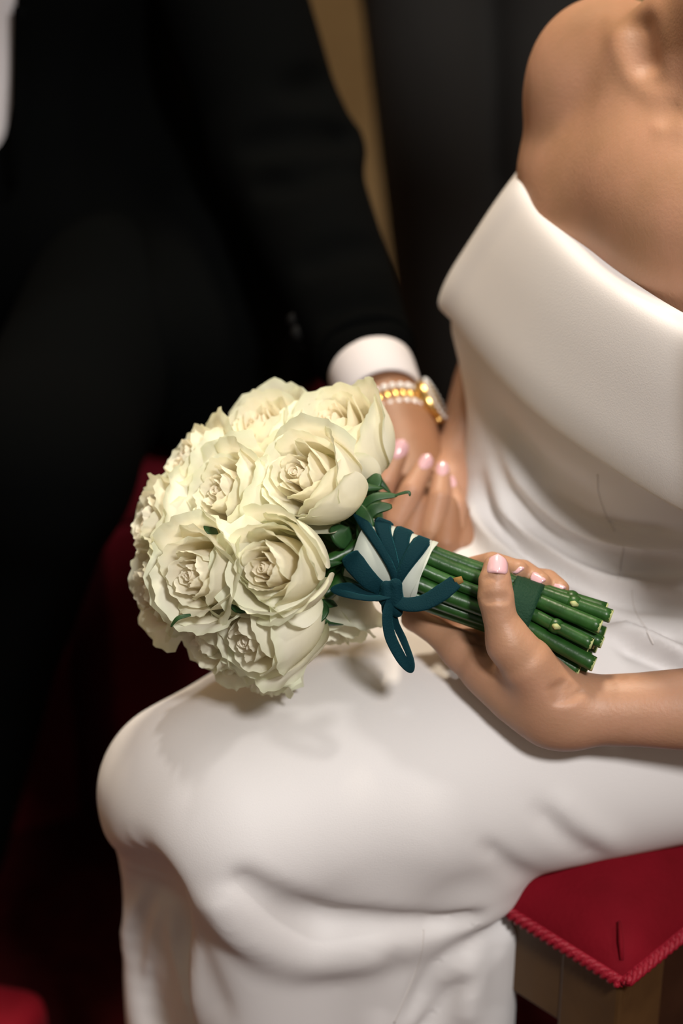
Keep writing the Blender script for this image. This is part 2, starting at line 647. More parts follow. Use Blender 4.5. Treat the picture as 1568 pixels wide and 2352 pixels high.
for (u, v) in ((0.004, 0.004), (SW - lw - 0.004, 0.004), (0.004, SW - lw - 0.004), (SW - lw - 0.004, SW - lw - 0.004)):
    o = put('leg', box_mesh('leg', (lw, lw, 0.442), 0.003), M['wood'], stool)
    c = sp_(u + lw / 2, v + lw / 2, 0.221)
    o.location = c; o.rotation_euler = (0, 0, sr)
for (u, v, su, sv, h_) in ((SW / 2, 0.016, SW - 0.1, 0.02, 0.30), (SW / 2, SW - 0.016, SW - 0.1, 0.02, 0.075),
                           (0.016, SW / 2, 0.02, SW - 0.1, 0.075), (SW - 0.016, SW / 2, 0.02, SW - 0.1, 0.075)):
    o = put('rail', box_mesh('rail', (su, sv, h_), 0.002), M['wood_dark'] if h_ > 0.2 else M['wood'], stool)
    o.location = sp_(u, v, 0.441 - h_ / 2); o.rotation_euler = (0, 0, sr)
# ------------------------------------------------------------------ the bride
def nail(tip, axis, normal, w, l, material, parent):
    """curved finger nail lying on a finger tip: axis points to the free edge"""
    a = nrm(axis)
    nn = np.asarray(normal, float)
    nn = nrm(nn - a * (nn @ a))
    s = np.cross(a, nn)
    V, F = [], []
    nu, nv = 10, 8
    for lay in (0, 1):
        for i in range(nv + 1):
            for j in range(nu + 1):
                v = i / nv * 2 - 1
                u = j / nu * 2 - 1
                hw = w * math.sqrt(max(0.0, 1 - abs(v) ** 3.2)) * 0.5 + 1e-5
                x = u * hw
                zz = -(x * x) / (w * 0.62) - (v * v) * l * 0.06 - lay * 0.0012
                V.append(np.asarray(tip) + a * (v * l * 0.5) + s * x + nn * zz)
    st = (nu + 1) * (nv + 1)
    for i in range(nv):
        for j in range(nu):
            q = (i * (nu + 1) + j, i * (nu + 1) + j + 1, (i + 1) * (nu + 1) + j + 1, (i + 1) * (nu + 1) + j)
            F.append(q)
            F.append(tuple(k + st for k in reversed(q)))
    rim = [j for j in range(nu + 1)] + [i * (nu + 1) + nu for i in range(1, nv + 1)] + \
          [nv * (nu + 1) + j for j in range(nu - 1, -1, -1)] + [i * (nu + 1) for i in range(nv - 1, 0, -1)]
    for i in range(len(rim)):
        a_, b_ = rim[i], rim[(i + 1) % len(rim)]
        F.append((b_, a_, a_ + st, b_ + st))
    me = mesh_from('fingernail', V, F)
    return put('fingernail', me, material, parent)


def pleat(V, Q, items):
    n1 = np.cross(V[Q[:, 2]] - V[Q[:, 0]], V[Q[:, 3]] - V[Q[:, 1]])
    N = np.zeros_like(V)
    for c in range(4):
        for k in range(3):
            N[:, k] += np.bincount(Q[:, c], n1[:, k], len(V))
    N /= np.linalg.norm(N, axis=1)[:, None] + 1e-12
    rel = V - CAM
    d = rel @ VDIR
    X = 784 + FPX * (rel @ XDIR) / d
    Y = 1176 - FPX * (rel @ UDIR) / d
    face = -(N * (rel / np.linalg.norm(rel, axis=1)[:, None])).sum(1)
    wgt = np.clip(face * 2.5, 0, 1)
    out = np.zeros(len(V))
    for pix, amp, sg in items:
        p = spline(pix, 5)
        best = np.full(len(V), 1e9)
        tt = np.zeros(len(V))
        L = np.concatenate([[0], np.cumsum(np.linalg.norm(np.diff(p, axis=0), axis=1))])
        m = (X > p[:, 0].min() - 4 * sg) & (X < p[:, 0].max() + 4 * sg) & (Y > p[:, 1].min() - 4 * sg) & (Y < p[:, 1].max() + 4 * sg)
        idx_ = np.where(m)[0]
        x, y = X[idx_], Y[idx_]
        bb_, tb = best[idx_], tt[idx_]
        for i in range(len(p) - 1):
            e = p[i + 1] - p[i]
            l2 = e @ e + 1e-9
            t = np.clip(((x - p[i][0]) * e[0] + (y - p[i][1]) * e[1]) / l2, 0, 1)
            dd = (x - p[i][0] - t * e[0]) ** 2 + (y - p[i][1] - t * e[1]) ** 2
            w = dd < bb_
            bb_[w] = dd[w]
            tb[w] = (L[i] + t[w] * math.sqrt(l2)) / L[-1]
        fade = np.clip(np.minimum(tb, 1 - tb) / 0.22, 0, 1)
        out[idx_] += amp * np.exp(-bb_ / (2 * sg * sg)) * (0.15 + 0.85 * fade)
    return V + N * (out * wgt)[:, None]


TF = nrm([-0.88, -0.47, 0])                # where the torso faces
TR = nrm([-0.47, 0.88, 0])                 # her right
UP = np.array([0, 0, 1.0])
TB = np.array([TR, TF, UP])
SR = P(1384, 148, 1.72)
MID = np.array([0.264, 0.104, 0.93])
SL = MID + (MID - SR) * np.array([1, 1, 0]) + np.array([0, 0, -0.005])
ER = P(1180, 770, 1.945)
WR = P(1035, 1130, 1.815)
EL = P(1960, 1625, 1.575)
WL = P(1300, 1632, 1.588)
NECK = np.array([0.285, 0.125, 0.97])
HEAD = np.array([0.272, 0.090, 1.166])


def torso(F, g=0.0):
    F.ell([0.262, 0.165, 0.56], [0.165 + g, 0.125 + g, 0.12 + g], TB, 0.03)
    F.ell([0.243, 0.158, 0.67], [0.141 + g, 0.114 + g, 0.14], TB, 0.06)
    F.ell([0.262, 0.137, 0.80], [0.154 + g, 0.104 + g, 0.14], TB, 0.06)
    for s in (-1, 1):
        F.ell(np.array([0.262, 0.130, 0.80]) + TF * 0.052 + TR * s * 0.064, [0.064 + g] * 3, TB, 0.05)


body = Field((0.02, -0.24, 0.46), (0.56, 0.50, 1.36), 0.0042)
torso(body, -0.022)
body.ell(MID + np.array([0.0, 0.006, -0.045]), [0.152, 0.093, 0.083], TB, 0.05)
body.chain([SR + UP * 0.006 - TR * 0.02, MID + UP * 0.028 + TR * 0.09, NECK + TR * 0.03 + UP * 0.040], [0.034, 0.042, 0.048], 0.04)
body.chain([SR - UP * 0.05 - TR * 0.025, P(1340, 400, 1.738), P(1400, 500, 1.715)], [0.036, 0.042, 0.05], 0.05)
body.chain([MID + UP * 0.005 - TR * 0.10, NECK - TR * 0.03 + UP * 0.015], [0.038, 0.045], 0.04)
for S, E, B_ in ((SR, ER, P(1345, 740, 1.965)), (SL, EL, EL)):
    body.chain([S, S + (B_ - S) * 0.25, S + (B_ - S) * 0.55, E], [0.046, 0.045, 0.040, 0.034], 0.035)
body.chain([NECK - UP * 0.02, NECK + (HEAD - NECK) * 0.62], [0.056, 0.051], 0.035)
# head with brow, nose, lips, chin and ears
HF = nrm([-0.72, -0.62, -0.22])
HRt = nrm(np.cross(HF, UP) * -1) * -1
HRt = nrm(np.cross(UP, HF)) * -1
HU = np.cross(HRt, HF)
HU = HU if HU[2] > 0 else -HU
HB = np.array([HRt, HF, HU])
hp = lambda r, f, u: HEAD + HRt * r + HF * f + HU * u
body.ell(hp(0, -0.012, 0.045), [0.070, 0.088, 0.082], HB, 0.03)
body.ell(hp(0, 0.015, -0.03), [0.056, 0.066, 0.075], HB, 0.03)
body.chain([hp(0, 0.078, 0.022), hp(0, 0.098, -0.018)], [0.008, 0.011], 0.012)
body.ell(hp(0, 0.080, -0.052), [0.022, 0.010, 0.009], HB, 0.008)
body.ell(hp(0, 0.070, -0.088), [0.020, 0.018, 0.016], HB, 0.02)
for s in (-1, 1):
    body.ell(hp(s * 0.030, 0.085, 0.018), [0.017, 0.016, 0.010], HB, 0.012, True)
    body.ell(hp(s * 0.030, 0.062, 0.018), [0.013, 0.013, 0.013], HB, 0.004)
    body.ell(hp(s * 0.070, -0.012, 0.0), [0.008, 0.018, 0.030], HB, 0.008)
body.chain([SR - UP * 0.02 + TF * 0.01, P(1368, 300, 1.735), P(1345, 400, 1.742)], [0.036, 0.030, 0.033], 0.035)
Vb, Qb = body.net(3)
# collar bone, the hollow above it and the notch at the throat
Vb = pleat(Vb, Qb, [
    ([(1460, 20), (1472, 90), (1482, 140), (1492, 180)], -0.0070, 22),
    ([(1405, 20), (1425, 120), (1460, 190), (1510, 222), (1550, 228)], 0.0022, 18),
    ([(1490, -20), (1520, 50), (1530, 120), (1526, 190)], 0.0018, 15),
    ([(1560, 235), (1538, 262), (1525, 300)], -0.0016, 18),
    ([(1490, 305), (1530, 292), (1585, 300)], 0.0015, 16)])


def forearm(F, E, W, re, rm, rw, flatdir=None):
    F.chain([E, E + (W - E) * 0.35, E + (W - E) * 0.75, W], [re, rm, rw * 1.08, rw], 0.012)


# ---- left hand: palm up under the stems, thumb over them
hl = Field((-0.02 + 0.06, -0.20, 0.56), (0.36, 0.06, 0.76), 0.0016)
forearm(hl, EL, WL, 0.036, 0.031, 0.0225)
# heel of the hand, palm and the metacarpals
hl.chain([WL, P(1240, 1600, 1.590), P(1150, 1530, 1.600)], [0.0225, 0.0235, 0.0205], 0.014)
hl.chain([WL, P(1255, 1640, 1.588), P(1185, 1600, 1.594), P(1105, 1535, 1.604), P(1060, 1495, 1.612)], [0.0205, 0.0195, 0.0175, 0.0150, 0.0125], 0.012)
hl.chain([P(1230, 1560, 1.605), P(1165, 1480, 1.622)], [0.022, 0.016], 0.014)
hl.chain([P(1270, 1540, 1.615), P(1235, 1460, 1.630)], [0.020, 0.014], 0.014)
# thenar mound and thumb
hl.chain([P(1262, 1592, 1.576), P(1210, 1525, 1.566), P(1170, 1478, 1.560)], [0.0175, 0.0180, 0.0138], 0.014)
hl.chain([P(1170, 1478, 1.560), P(1148, 1420, 1.5555), P(1138, 1372, 1.5535)], [0.0136, 0.0112, 0.0113], 0.008)
hl.chain([P(1138, 1372, 1.5535), P(1136, 1335, 1.5535), P(1139, 1303, 1.5555)], [0.0112, 0.0108, 0.0086], 0.003)
# index finger under the stems, the others round the back, tips over the top edge
hl.chain([P(1060, 1495, 1.612), P(1000, 1450, 1.622), P(952, 1417, 1.632)], [0.0122, 0.0095, 0.0092], 0.007)
hl.chain([P(952, 1417, 1.632), P(950, 1372, 1.642), P(985, 1335, 1.640)], [0.0092, 0.0085, 0.0075], 0.003)
hl.chain([P(1110, 1490, 1.622), P(1040, 1420, 1.644), P(1030, 1370, 1.646)], [0.0120, 0.0098, 0.0092], 0.006)
hl.chain([P(1030, 1370, 1.646), P(1080, 1308, 1.634), P(1130, 1294, 1.616), P(1190, 1310, 1.600)], [0.0090, 0.0084, 0.0080, 0.0070], 0.003)
hl.chain([P(1170, 1480, 1.632), P(1110, 1400, 1.652), P(1110, 1350, 1.648)], [0.0120, 0.0096, 0.0090], 0.006)
hl.chain([P(1110, 1350, 1.648), P(1150, 1308, 1.634), P(1200, 1312, 1.615), P(1242, 1337, 1.597)], [0.0088, 0.0084, 0.0080, 0.0068], 0.003)
hl.chain([P(1230, 1460, 1.636), P(1180, 1400, 1.650), P(1190, 1360, 1.646)], [0.0110, 0.0088, 0.0082], 0.006)
hl.chain([P(1190, 1360, 1.646), P(1225, 1328, 1.632), P(1258, 1331, 1.614), P(1287, 1352, 1.599)], [0.0080, 0.0074, 0.0070, 0.0060], 0.003)
# creases at the wrist, on the thumb joint and the web
for pix, r_, dp in (([(1318, 1575), (1298, 1590), (1270, 1600)], 0.0030, 0.0016),
                    ([(1335, 1588), (1305, 1606), (1275, 1612)], 0.0030, 0.0014),
                    ([(1300, 1566), (1280, 1580), (1262, 1585)], 0.0028, 0.0014),
                    ([(1112, 1372), (1138, 1366), (1166, 1370)], 0.0022, 0.0008),
                    ([(1114, 1380), (1140, 1377), (1164, 1380)], 0.0020, 0.0007),
                    ([(1112, 1330), (1138, 1322), (1160, 1326)], 0.0018, 0.0005),
                    ([(1108, 1452), (1112, 1490), (1116, 1520)], 0.0050, 0.0024),
                    ([(1060, 1455), (1090, 1470), (1108, 1480)], 0.0030, 0.0012)):
    hl.groove(pix, r_, dp, 0.003)
Vl, Ql = hl.net(2)

# ---- right hand: laced into the man's hand on her lap
hr = Field((-0.01, 0.06, 0.53), (0.22, 0.44, 0.82), 0.0016)
forearm(hr, ER, WR, 0.034, 0.032, 0.0225)
hr.chain([WR, P(1045, 1215, 1.800), P(1020, 1270, 1.790)], [0.0225, 0.024, 0.020], 0.012)
hr.chain([WR, P(1060, 1240, 1.795), P(1040, 1275, 1.785)], [0.020, 0.019, 0.015], 0.012)
hr.chain([P(1020, 1270, 1.790), P(960, 1262, 1.795), P(900, 1222, 1.800)], [0.018, 0.016, 0.012], 0.012)
FB = [  # (knuckle, second joint, first joint, tip) for each finger
    ([P(905, 1235, 1.795), P(868, 1165, 1.785), P(884, 1105, 1.778), P(915, 1040, 1.782)], [0.0115, 0.0105, 0.0098, 0.0080]),
    ([P(945, 1262, 1.790), P(913, 1195, 1.770), P(944, 1125, 1.768), P(973, 1072, 1.776)], [0.0112, 0.0108, 0.0096, 0.0076]),
    ([P(1005, 1275, 1.785), P(990, 1218, 1.768), P(1008, 1140, 1.768), P(1014, 1090, 1.778)], [0.0108, 0.0102, 0.0092, 0.0072]),
    ([P(1045, 1270, 1.785), P(1046, 1215, 1.772), P(1050, 1160, 1.774), P(1036, 1118, 1.782)], [0.0098, 0.0090, 0.0082, 0.0066]),
]
FB = [(p_, [x * 0.92 for x in r_]) for p_, r_ in FB]
for pts, rr in FB:
    hr.chain(pts, rr, 0.0015)
Vr, Qr = hr.net(2)

VV = np.concatenate([Vb, Vl, Vr])
QQ = np.concatenate([Qb, Ql + len(Vb), Qr + len(Vb) + len(Vl)])
bride = put('person', quads_mesh('person', VV, QQ), M['skin'])
tag(bride, 'seated woman in an ivory off-shoulder dress holding white roses on her lap', 'person')

nail(P(1142, 1291, 1.5455), P(1142, 1272, 1.553) - P(1140, 1310, 1.5455), -VDIR + UDIR * 0.6, 0.0142, 0.0150, M['nail'], bride)
nail(P(1238, 1321, 1.5925), P(1249, 1335, 1.593) - P(1229, 1322, 1.597), UDIR - VDIR * 0.6, 0.0095, 0.0110, M['nail'], bride)
nail(P(1188, 1296, 1.5960), P(1197, 1307, 1.599) - P(1180, 1299, 1.603), UDIR - VDIR * 0.5, 0.0095, 0.0110, M['nail'], bride)
nail(P(1285, 1341, 1.5945), P(1292, 1351, 1.597) - P(1278, 1343, 1.601), UDIR - VDIR * 0.5, 0.0080, 0.0095, M['nail'], bride)
for (pts, rr), w in zip(FB, (0.0125, 0.0105, 0.0100, 0.0088)):
    ax_ = nrm(pts[3] - pts[2])
    nv_ = -VDIR * 0.9 + UDIR * 0.25
    nv_ = nrm(nv_ - ax_ * (nv_ @ ax_))
    nail(pts[3] + nv_ * (rr[3] * 1.03 + 0.0012) + ax_ * 0.001, ax_, nv_, w, w * 1.35, M['nail'], bride)

# hair in a low knot
hf = Field((0.12, -0.06, 1.00), (0.45, 0.30, 1.34), 0.006)
hf.ell(hp(0, -0.022, 0.056), [0.077, 0.090, 0.084], HB, 0.02)
hf.ell(hp(0, 0.075, -0.01), [0.058, 0.055, 0.075], HB, 0.01, True)
hf.ell(hp(0, -0.105, -0.005), [0.045, 0.040, 0.042], HB, 0.015)
put('hair', quads_mesh('hair', *hf.net(2)), M['hair'], bride)

# ---- the dress: bodice, lap and hanging skirt in one cloth
KL = np.array([-0.066, -0.100, 0.520])
KR = np.array([-0.108, -0.030, 0.492])
HL = np.array([0.320, 0.040, 0.550])
HRr = np.array([0.250, 0.200, 0.560])
dr = Field((-0.24, -0.27, 0.0), (0.50, 0.44, 0.94), 0.0033)
torso(dr, 0.0)
dr.half([0.27, 0.13, 0.825], [0, 0, 1])
dr.chain([KL, KL + (HL - KL) * 0.5, HL], [0.066, 0.088, 0.106], 0.04)
dr.chain([KR, KR + (HRr - KR) * 0.5, HRr], [0.062, 0.080, 0.096], 0.05)
MK, MH = (KL + KR) / 2, (HL + HRr) / 2
dr.chain([MK + UP * 0.004, (MK + MH) / 2 + UP * 0.008, MH], [0.060, 0.072, 0.09], 0.05)
dr.chain([np.array([0.06, -0.085, 0.525]), np.array([0.32, -0.020, 0.522])], [0.048, 0.040], 0.03)
# side of the bodice below the collar
dr.chain([P(1122, 735, 1.835), P(1188, 890, 1.845), P(1204, 1000, 1.842), P(1180, 1100, 1.835)], [0.022, 0.022, 0.022, 0.024], 0.05)
dr.chain([P(1230, 760, 1.800), P(1250, 900, 1.805), P(1255, 1050, 1.805)], [0.050, 0.050, 0.045], 0.05)
# hanging cloth: shins, the panel between and the back panel against the stool
dr.chain([KL, np.array([-0.045, -0.085, 0.25]), np.array([-0.010, -0.065, 0.03])], [0.058, 0.056, 0.075], 0.02)
dr.chain([KR, np.array([-0.113, -0.008, 0.25]), np.array([-0.085, 0.015, 0.03])], [0.056, 0.054, 0.07], 0.02)
dr.chain([np.array([0.02, -0.085, 0.47]), np.array([0.03, -0.075, 0.03])], [0.055, 0.06], 0.03)
dr.chain([np.array([0.085, -0.085, 0.47]), np.array([0.085, -0.080, 0.03])], [0.042, 0.042], 0.02)
# folds: (photo positions along the fold, radius, depth or height, blend)
for pix, r_, dp, k_ in (
        ([(560, 2030), (640, 2088), (740, 2120), (860, 2132), (968, 2124)], 0.012, 0.007, 0.016),
        ([(960, 2128), (1090, 2108), (1212, 2072)], 0.008, 0.007, 0.008),
        ([(1205, 2078), (1350, 2030), (1480, 1968), (1566, 1928)], 0.006, 0.004, 0.008),
        ([(1200, 2095), (1090, 2200), (1010, 2275), (970, 2350)], 0.014, 0.010, 0.016),
        ([(352, 2030), (330, 2110), (318, 2220), (335, 2345)], 0.040, 0.024, 0.030)):
    dr.groove(pix, r_, dp, k_)
for pix, r_, dp, k_ in (
        ([(500, 2080), (570, 2140), (700, 2178), (850, 2172), (962, 2140)], 0.014, 0.005, 0.022),
        ([(392, 2070), (396, 2140), (414, 2240), (440, 2345)], 0.012, 0.004, 0.018),
        ([(1190, 2110), (1070, 2190), (985, 2260), (940, 2345)], 0.010, 0.008, 0.010)):
    dr.ridge(pix, r_, dp, k_)
Vd, Qd = dr.net(3)
# softer pleats in the cloth: each raises or lowers the surface along a line, fading at its ends
PLEATS = [
    ([(1127, 1045), (1150, 1130), (1180, 1190), (1259, 1265), (1330, 1312), (1437, 1348), (1600, 1374)], 0.0114, 17),
    ([(1150, 985), (1175, 1045), (1209, 1101), (1280, 1176), (1352, 1222), (1437, 1244), (1600, 1262)], 0.0114, 17),
    ([(1088, 1090), (1100, 1180), (1140, 1255), (1259, 1336), (1330, 1370)], 0.0105, 16),
    ([(1160, 1110), (1210, 1190), (1290, 1248), (1380, 1290), (1440, 1306), (1600, 1318)], -0.0123, 17),
    ([(1200, 1060), (1250, 1130), (1330, 1190), (1409, 1216), (1480, 1226), (1600, 1236)], -0.0105, 14),
    ([(1108, 1110), (1150, 1210), (1240, 1290), (1340, 1338), (1440, 1372), (1600, 1398)], -0.0123, 15),
    ([(1115, 890), (1165, 985), (1240, 1070), (1320, 1130), (1400, 1170)], -0.0070, 22),
    ([(1387, 1420), (1450, 1446), (1508, 1474), (1600, 1525)], 0.0114, 15),
    ([(1330, 1395), (1430, 1418), (1520, 1445), (1600, 1475)], -0.0105, 15),
    ([(1400, 1470), (1480, 1505), (1600, 1560)], -0.0088, 14),
    ([(1215, 1840), (1300, 1925), (1400, 1985)], -0.0035, 20),
    ([(1260, 1815), (1350, 1900), (1450, 1950)], 0.0025, 24),
    ([(1095, 1930), (1190, 2005), (1265, 2042)], -0.0035, 18),
    ([(1090, 2190), (1075, 2270), (1070, 2370)], 0.0040, 22),
    ([(1150, 2130), (1145, 2250), (1150, 2370)], -0.0035, 24),
    ([(345, 2020), (295, 2120), (262, 2220)], 0.0045, 14),
    ([(372, 2060), (352, 2150), (335, 2260)], 0.0035, 10),
    ([(400, 2060), (402, 2150), (425, 2250), (455, 2370)], 0.0060, 15),
    ([(440, 2090), (460, 2200), (500, 2300), (530, 2370)], -0.0040, 22),
    ([(930, 2170), (890, 2260), (870, 2370)], -0.0030, 22),
]


Vd = pleat(Vd, Qd, PLEATS)
dress = put('dress', quads_mesh('dress', Vd, Qd), M['dress'], bride)

# ---- wide folded collar band round the upper arms
def prj(F, x, y, dflt, off):
    p = F.hit(x, y)
    if p is None:
        return P(x, y, dflt)
    return p - nrm(p - CAM) * off


top = [P(1218, 402, 1.730), P(1236, 470, 1.690), P(1300, 548, 1.640), P(1400, 638, 1.590), P(1568, 742, 1.525), P(1760, 820, 1.465)]
bot = [P(1006, 690, 1.845), P(1040, 748, 1.785), P(1150, 880, 1.698), P(1300, 1010, 1.626), P(1568, 1180, 1.526), P(1800, 1250, 1.450)]
cen = np.array([0.27, 0.13, 0])
back_top = [SL + [0.065, -0.060, -0.07], SL + [0.10, 0.05, -0.05], MID + [0.10, 0.12, -0.03], SR + [0.08, 0.075, -0.05], SR + [-0.01, 0.06, -0.075]]
back_bot = [SL + [0.08, -0.04, -0.19], SL + [0.11, 0.09, -0.18], MID + [0.12, 0.14, -0.17], SR + [0.07, 0.12, -0.20], SR + [-0.07, 0.10, -0.22]]
rt = spline(top + back_top, 10, True)
rb_ = spline(bot + back_bot, 10, True)
nr = len(rt)
cx = np.array([rt.mean(0)[0], rt.mean(0)[1], 0])
prof = [(-0.030, -0.014), (-0.012, -0.011), (-0.002, -0.006), (0.0, 0.0), (0.02, 0.005), (0.08, 0.008), (0.2, 0.009), (0.35, 0.009), (0.5, 0.008), (0.65, 0.007), (0.8, 0.006), (0.92, 0.003),
        (0.985, 0.0), (1.0, -0.002), (0.99, -0.006), (0.9, -0.006), (0.7, -0.004), (0.4, -0.004), (0.12, -0.006)]
V, F = [], []
for i in range(nr):
    a, b2 = rt[i], rb_[i]
    tdir = nrm(rt[(i + 1) % nr] - rt[i - 1] + rb_[(i + 1) % nr] - rb_[i - 1])
    ndir = nrm(np.cross(tdir, b2 - a))
    if ndir @ ((a + b2) / 2 - np.array([cx[0], cx[1], 0.85])) < 0:
        ndir = -ndir
    for (t, o_) in prof:
        V.append(a + (b2 - a) * t + ndir * o_)
npf = len(prof)
for i in range(nr):
    for j in range(npf):
        i2, j2 = (i + 1) % nr, (j + 1) % npf
        F.append((i * npf + j, i * npf + j2, i2 * npf + j2, i2 * npf + j))
me = mesh_from('collar', V, F)
bm = bmesh.new(); bm.from_mesh(me); bmesh.ops.recalc_face_normals(bm, faces=bm.faces); bm.to_mesh(me); bm.free()
col = put('collar', me, M['dress'], dress)
sm = col.modifiers.new('sub', 'SUBSURF'); sm.levels = 1; sm.render_levels = 2

M['seam'] = mat('seam_thread', (0.66, 0.625, 0.60), 0.7, 0.2)
from mathutils.bvhtree import BVHTree
bvh = BVHTree.FromPolygons([tuple(v) for v in Vd], [tuple(int(i) for i in f) for f in Qd])
for pix in ([(1372, 1090), (1374, 1130), (1390, 1180), (1411, 1220)], [(1432, 1254), (1425, 1290), (1420, 1332)],
            [(1452, 1355), (1458, 1400), (1480, 1440), (1500, 1480)], [(972, 2135), (965, 2200), (930, 2290), (905, 2350)]):
    q = []
    for (x, y) in spline(pix, 6):
        dv_ = nrm(P(x, y, 1.0) - CAM)
        hp_ = bvh.ray_cast(Vector(CAM), Vector(dv_))[0]
        if hp_ is not None:
            q.append(np.array(hp_))
    if len(q) > 1:
        tube('seam', q, 0.0007, M['seam'], dress, 6)
# ------------------------------------------------------------------ the man beside her
def PY(px, py, y):
    r = XDIR * ((px - 784.0) / FPX) - UDIR * ((py - 1176.0) / FPX) + VDIR
    return CAM + r * ((y - CAM[1]) / r[1])


A_ = np.array
GF = nrm([-0.24, -0.97, 0]); GL = nrm([0.97, -0.24, 0])
GB = A_([GL, GF, UP])
GS = A_([-0.135, 0.725, 0.925]); GE = P(648, 350, 2.08); GW = P(890, 940, 1.872)
GC = GS - GL * 0.19
GSR = GC - GL * 0.19
GER = GSR + A_([-0.06, -0.10, -0.26]); GWR = GER + A_([0.10, -0.22, -0.03])
GH = A_([-0.315, 0.735, 0.56])
HIPS = [GH + GL * 0.14, GH - GL * 0.085]
KNEES = [A_([-0.247, 0.30, 0.56]), A_([-0.50, 0.30, 0.56])]
ANK = [A_([-0.385, 0.40, 0.085]), A_([-0.56, 0.38, 0.085])]


def man_torso(F, g, k=0.05):
    F.ell(GC + A_([0, 0, -0.07]), [0.185 + g, 0.115 + g, 0.16 + g], GB, k)
    F.ell(GC * A_([1, 1, 0]) + A_([0, 0, 0.66]), [0.165 + g, 0.125 + g, 0.16 + g], GB, k)
    F.chain([GC + GL * 0.13 + UP * 0.03, GC - GL * 0.13 + UP * 0.03], 0.055 + g, k)


# body: head, neck and trunk, legs, arms and hands
gb = Field((-0.85, 0.15, 0.30), (0.15, 0.98, 1.34), 0.009)
man_torso(gb, -0.02)
gb.ell(GH, [0.15, 0.11, 0.10], GB, 0.04)
for S, E, W in ((GS, GE, GW), (GSR, GER, GWR)):
    gb.chain([S, E, W], [0.045, 0.038, 0.027], 0.03)
for H_, K_, A2 in zip(HIPS, KNEES, ANK):
    gb.chain([H_, K_], [0.075, 0.05], 0.03)
GN = GC + UP * 0.06
GHD = GN + GF * 0.05 + UP * 0.20
gb.chain([GN - UP * 0.03, GN + UP * 0.11 + GF * 0.015], [0.065, 0.058], 0.03)
gp = lambda r, f, u: GHD + GL * r + GF * f + UP * u
gb.ell(gp(0, -0.01, 0.04), [0.077, 0.097, 0.09], GB, 0.03)
gb.ell(gp(0, 0.02, -0.04), [0.064, 0.072, 0.085], GB, 0.03)
gb.chain([gp(0, 0.088, 0.015), gp(0, 0.110, -0.03)], [0.010, 0.014], 0.014)
gb.ell(gp(0, 0.088, -0.07), [0.026, 0.012, 0.010], GB, 0.01)
for s in (-1, 1):
    gb.ell(gp(s * 0.033, 0.097, 0.015), [0.019, 0.018, 0.011], GB, 0.014, True)
    gb.ell(gp(s * 0.078, -0.01, -0.005), [0.010, 0.020, 0.034], GB, 0.01)
Vg, Qg = gb.net(2)
# left hand laced with hers
gh = Field((-0.03, 0.08, 0.53), (0.16, 0.34, 0.74), 0.0018)
gh.chain([GE + (GW - GE) * 0.6, GW, P(903, 985, 1.862)], [0.034, 0.0285, 0.0280], 0.01)
KN = [P(884, 1110, 1.815), P(934, 1125, 1.805), P(985, 1135, 1.805), P(1030, 1148, 1.815)]
for k_, r_ in zip(KN, (0.0155, 0.0155, 0.0150, 0.0135)):
    gh.chain([P(905, 1000, 1.855), k_], [0.022, r_], 0.02)
GFI = [([KN[0], P(872, 1158, 1.782), P(858, 1212, 1.782), P(878, 1258, 1.796)], [0.0135, 0.0120, 0.0115, 0.0095]),
       ([KN[1], P(960, 1165, 1.776), P(938, 1245, 1.768), P(950, 1290, 1.780)], [0.0135, 0.0122, 0.0115, 0.0095]),
       ([KN[2], P(1032, 1170, 1.776), P(1022, 1248, 1.766), P(990, 1300, 1.774)], [0.0130, 0.0118, 0.0110, 0.0090]),
       ([KN[3], P(1074, 1195, 1.782), P(1074, 1258, 1.770), P(1044, 1302, 1.772)], [0.0120, 0.0108, 0.0100, 0.0085])]
for pts, rr in GFI:
    gh.chain(pts, rr, 0.004)
gh.chain([P(880, 1010, 1.855), P(850, 1080, 1.850), P(848, 1140, 1.830)], [0.019, 0.014, 0.011], 0.012)
Vh, Qh = gh.net(2)
# right hand resting on the other thigh
gq = Field(GWR - 0.16, GWR + 0.16, 0.004)
gq.chain([GER + (GWR - GER) * 0.7, GWR], [0.032, 0.028], 0.01)
hd = nrm(A_([0.25, -0.95, -0.1])); hs = nrm(np.cross(hd, UP))
for i in range(4):
    o_ = (i - 1.5) * 0.020
    kn_ = GWR + hd * 0.085 + hs * o_
    gq.chain([GWR + hs * o_ * 0.5, kn_], [0.022, 0.014], 0.015)
    gq.chain([kn_, kn_ + hd * 0.030 - UP * 0.006, kn_ + hd * (0.055 + 0.006 * (i in (1, 2))) - UP * 0.022], [0.011, 0.010, 0.008], 0.004)
gq.chain([GWR + hd * 0.02 + hs * 0.02, GWR + hd * 0.05 + hs * 0.05, GWR + hd * 0.085 + hs * 0.06 - UP * 0.008], [0.017, 0.012, 0.009], 0.01)
Vq, Qq = gq.net(1)
V_ = np.concatenate([Vg, Vh, Vq]); Q_ = np.concatenate([Qg, Qh + len(Vg), Qq + len(Vg) + len(Vh)])
groom = put('person', quads_mesh('person', V_, Q_), M['skin_man'])
tag(groom, 'seated man in a black suit and white shirt holding the woman by the hand', 'person')
hf = Field(GHD - 0.16, GHD + 0.18, 0.008)
hf.ell(gp(0, -0.018, 0.052), [0.084, 0.100, 0.090], GB, 0.02)
hf.ell(gp(0, 0.085, -0.01), [0.075, 0.060, 0.085], GB, 0.01, True)
hf.ell(gp(0, 0.0, -0.09), [0.12, 0.12, 0.07], GB, 0.01, True)
put('hair', quads_mesh('hair', *hf.net(1)), M['hair'], groom)

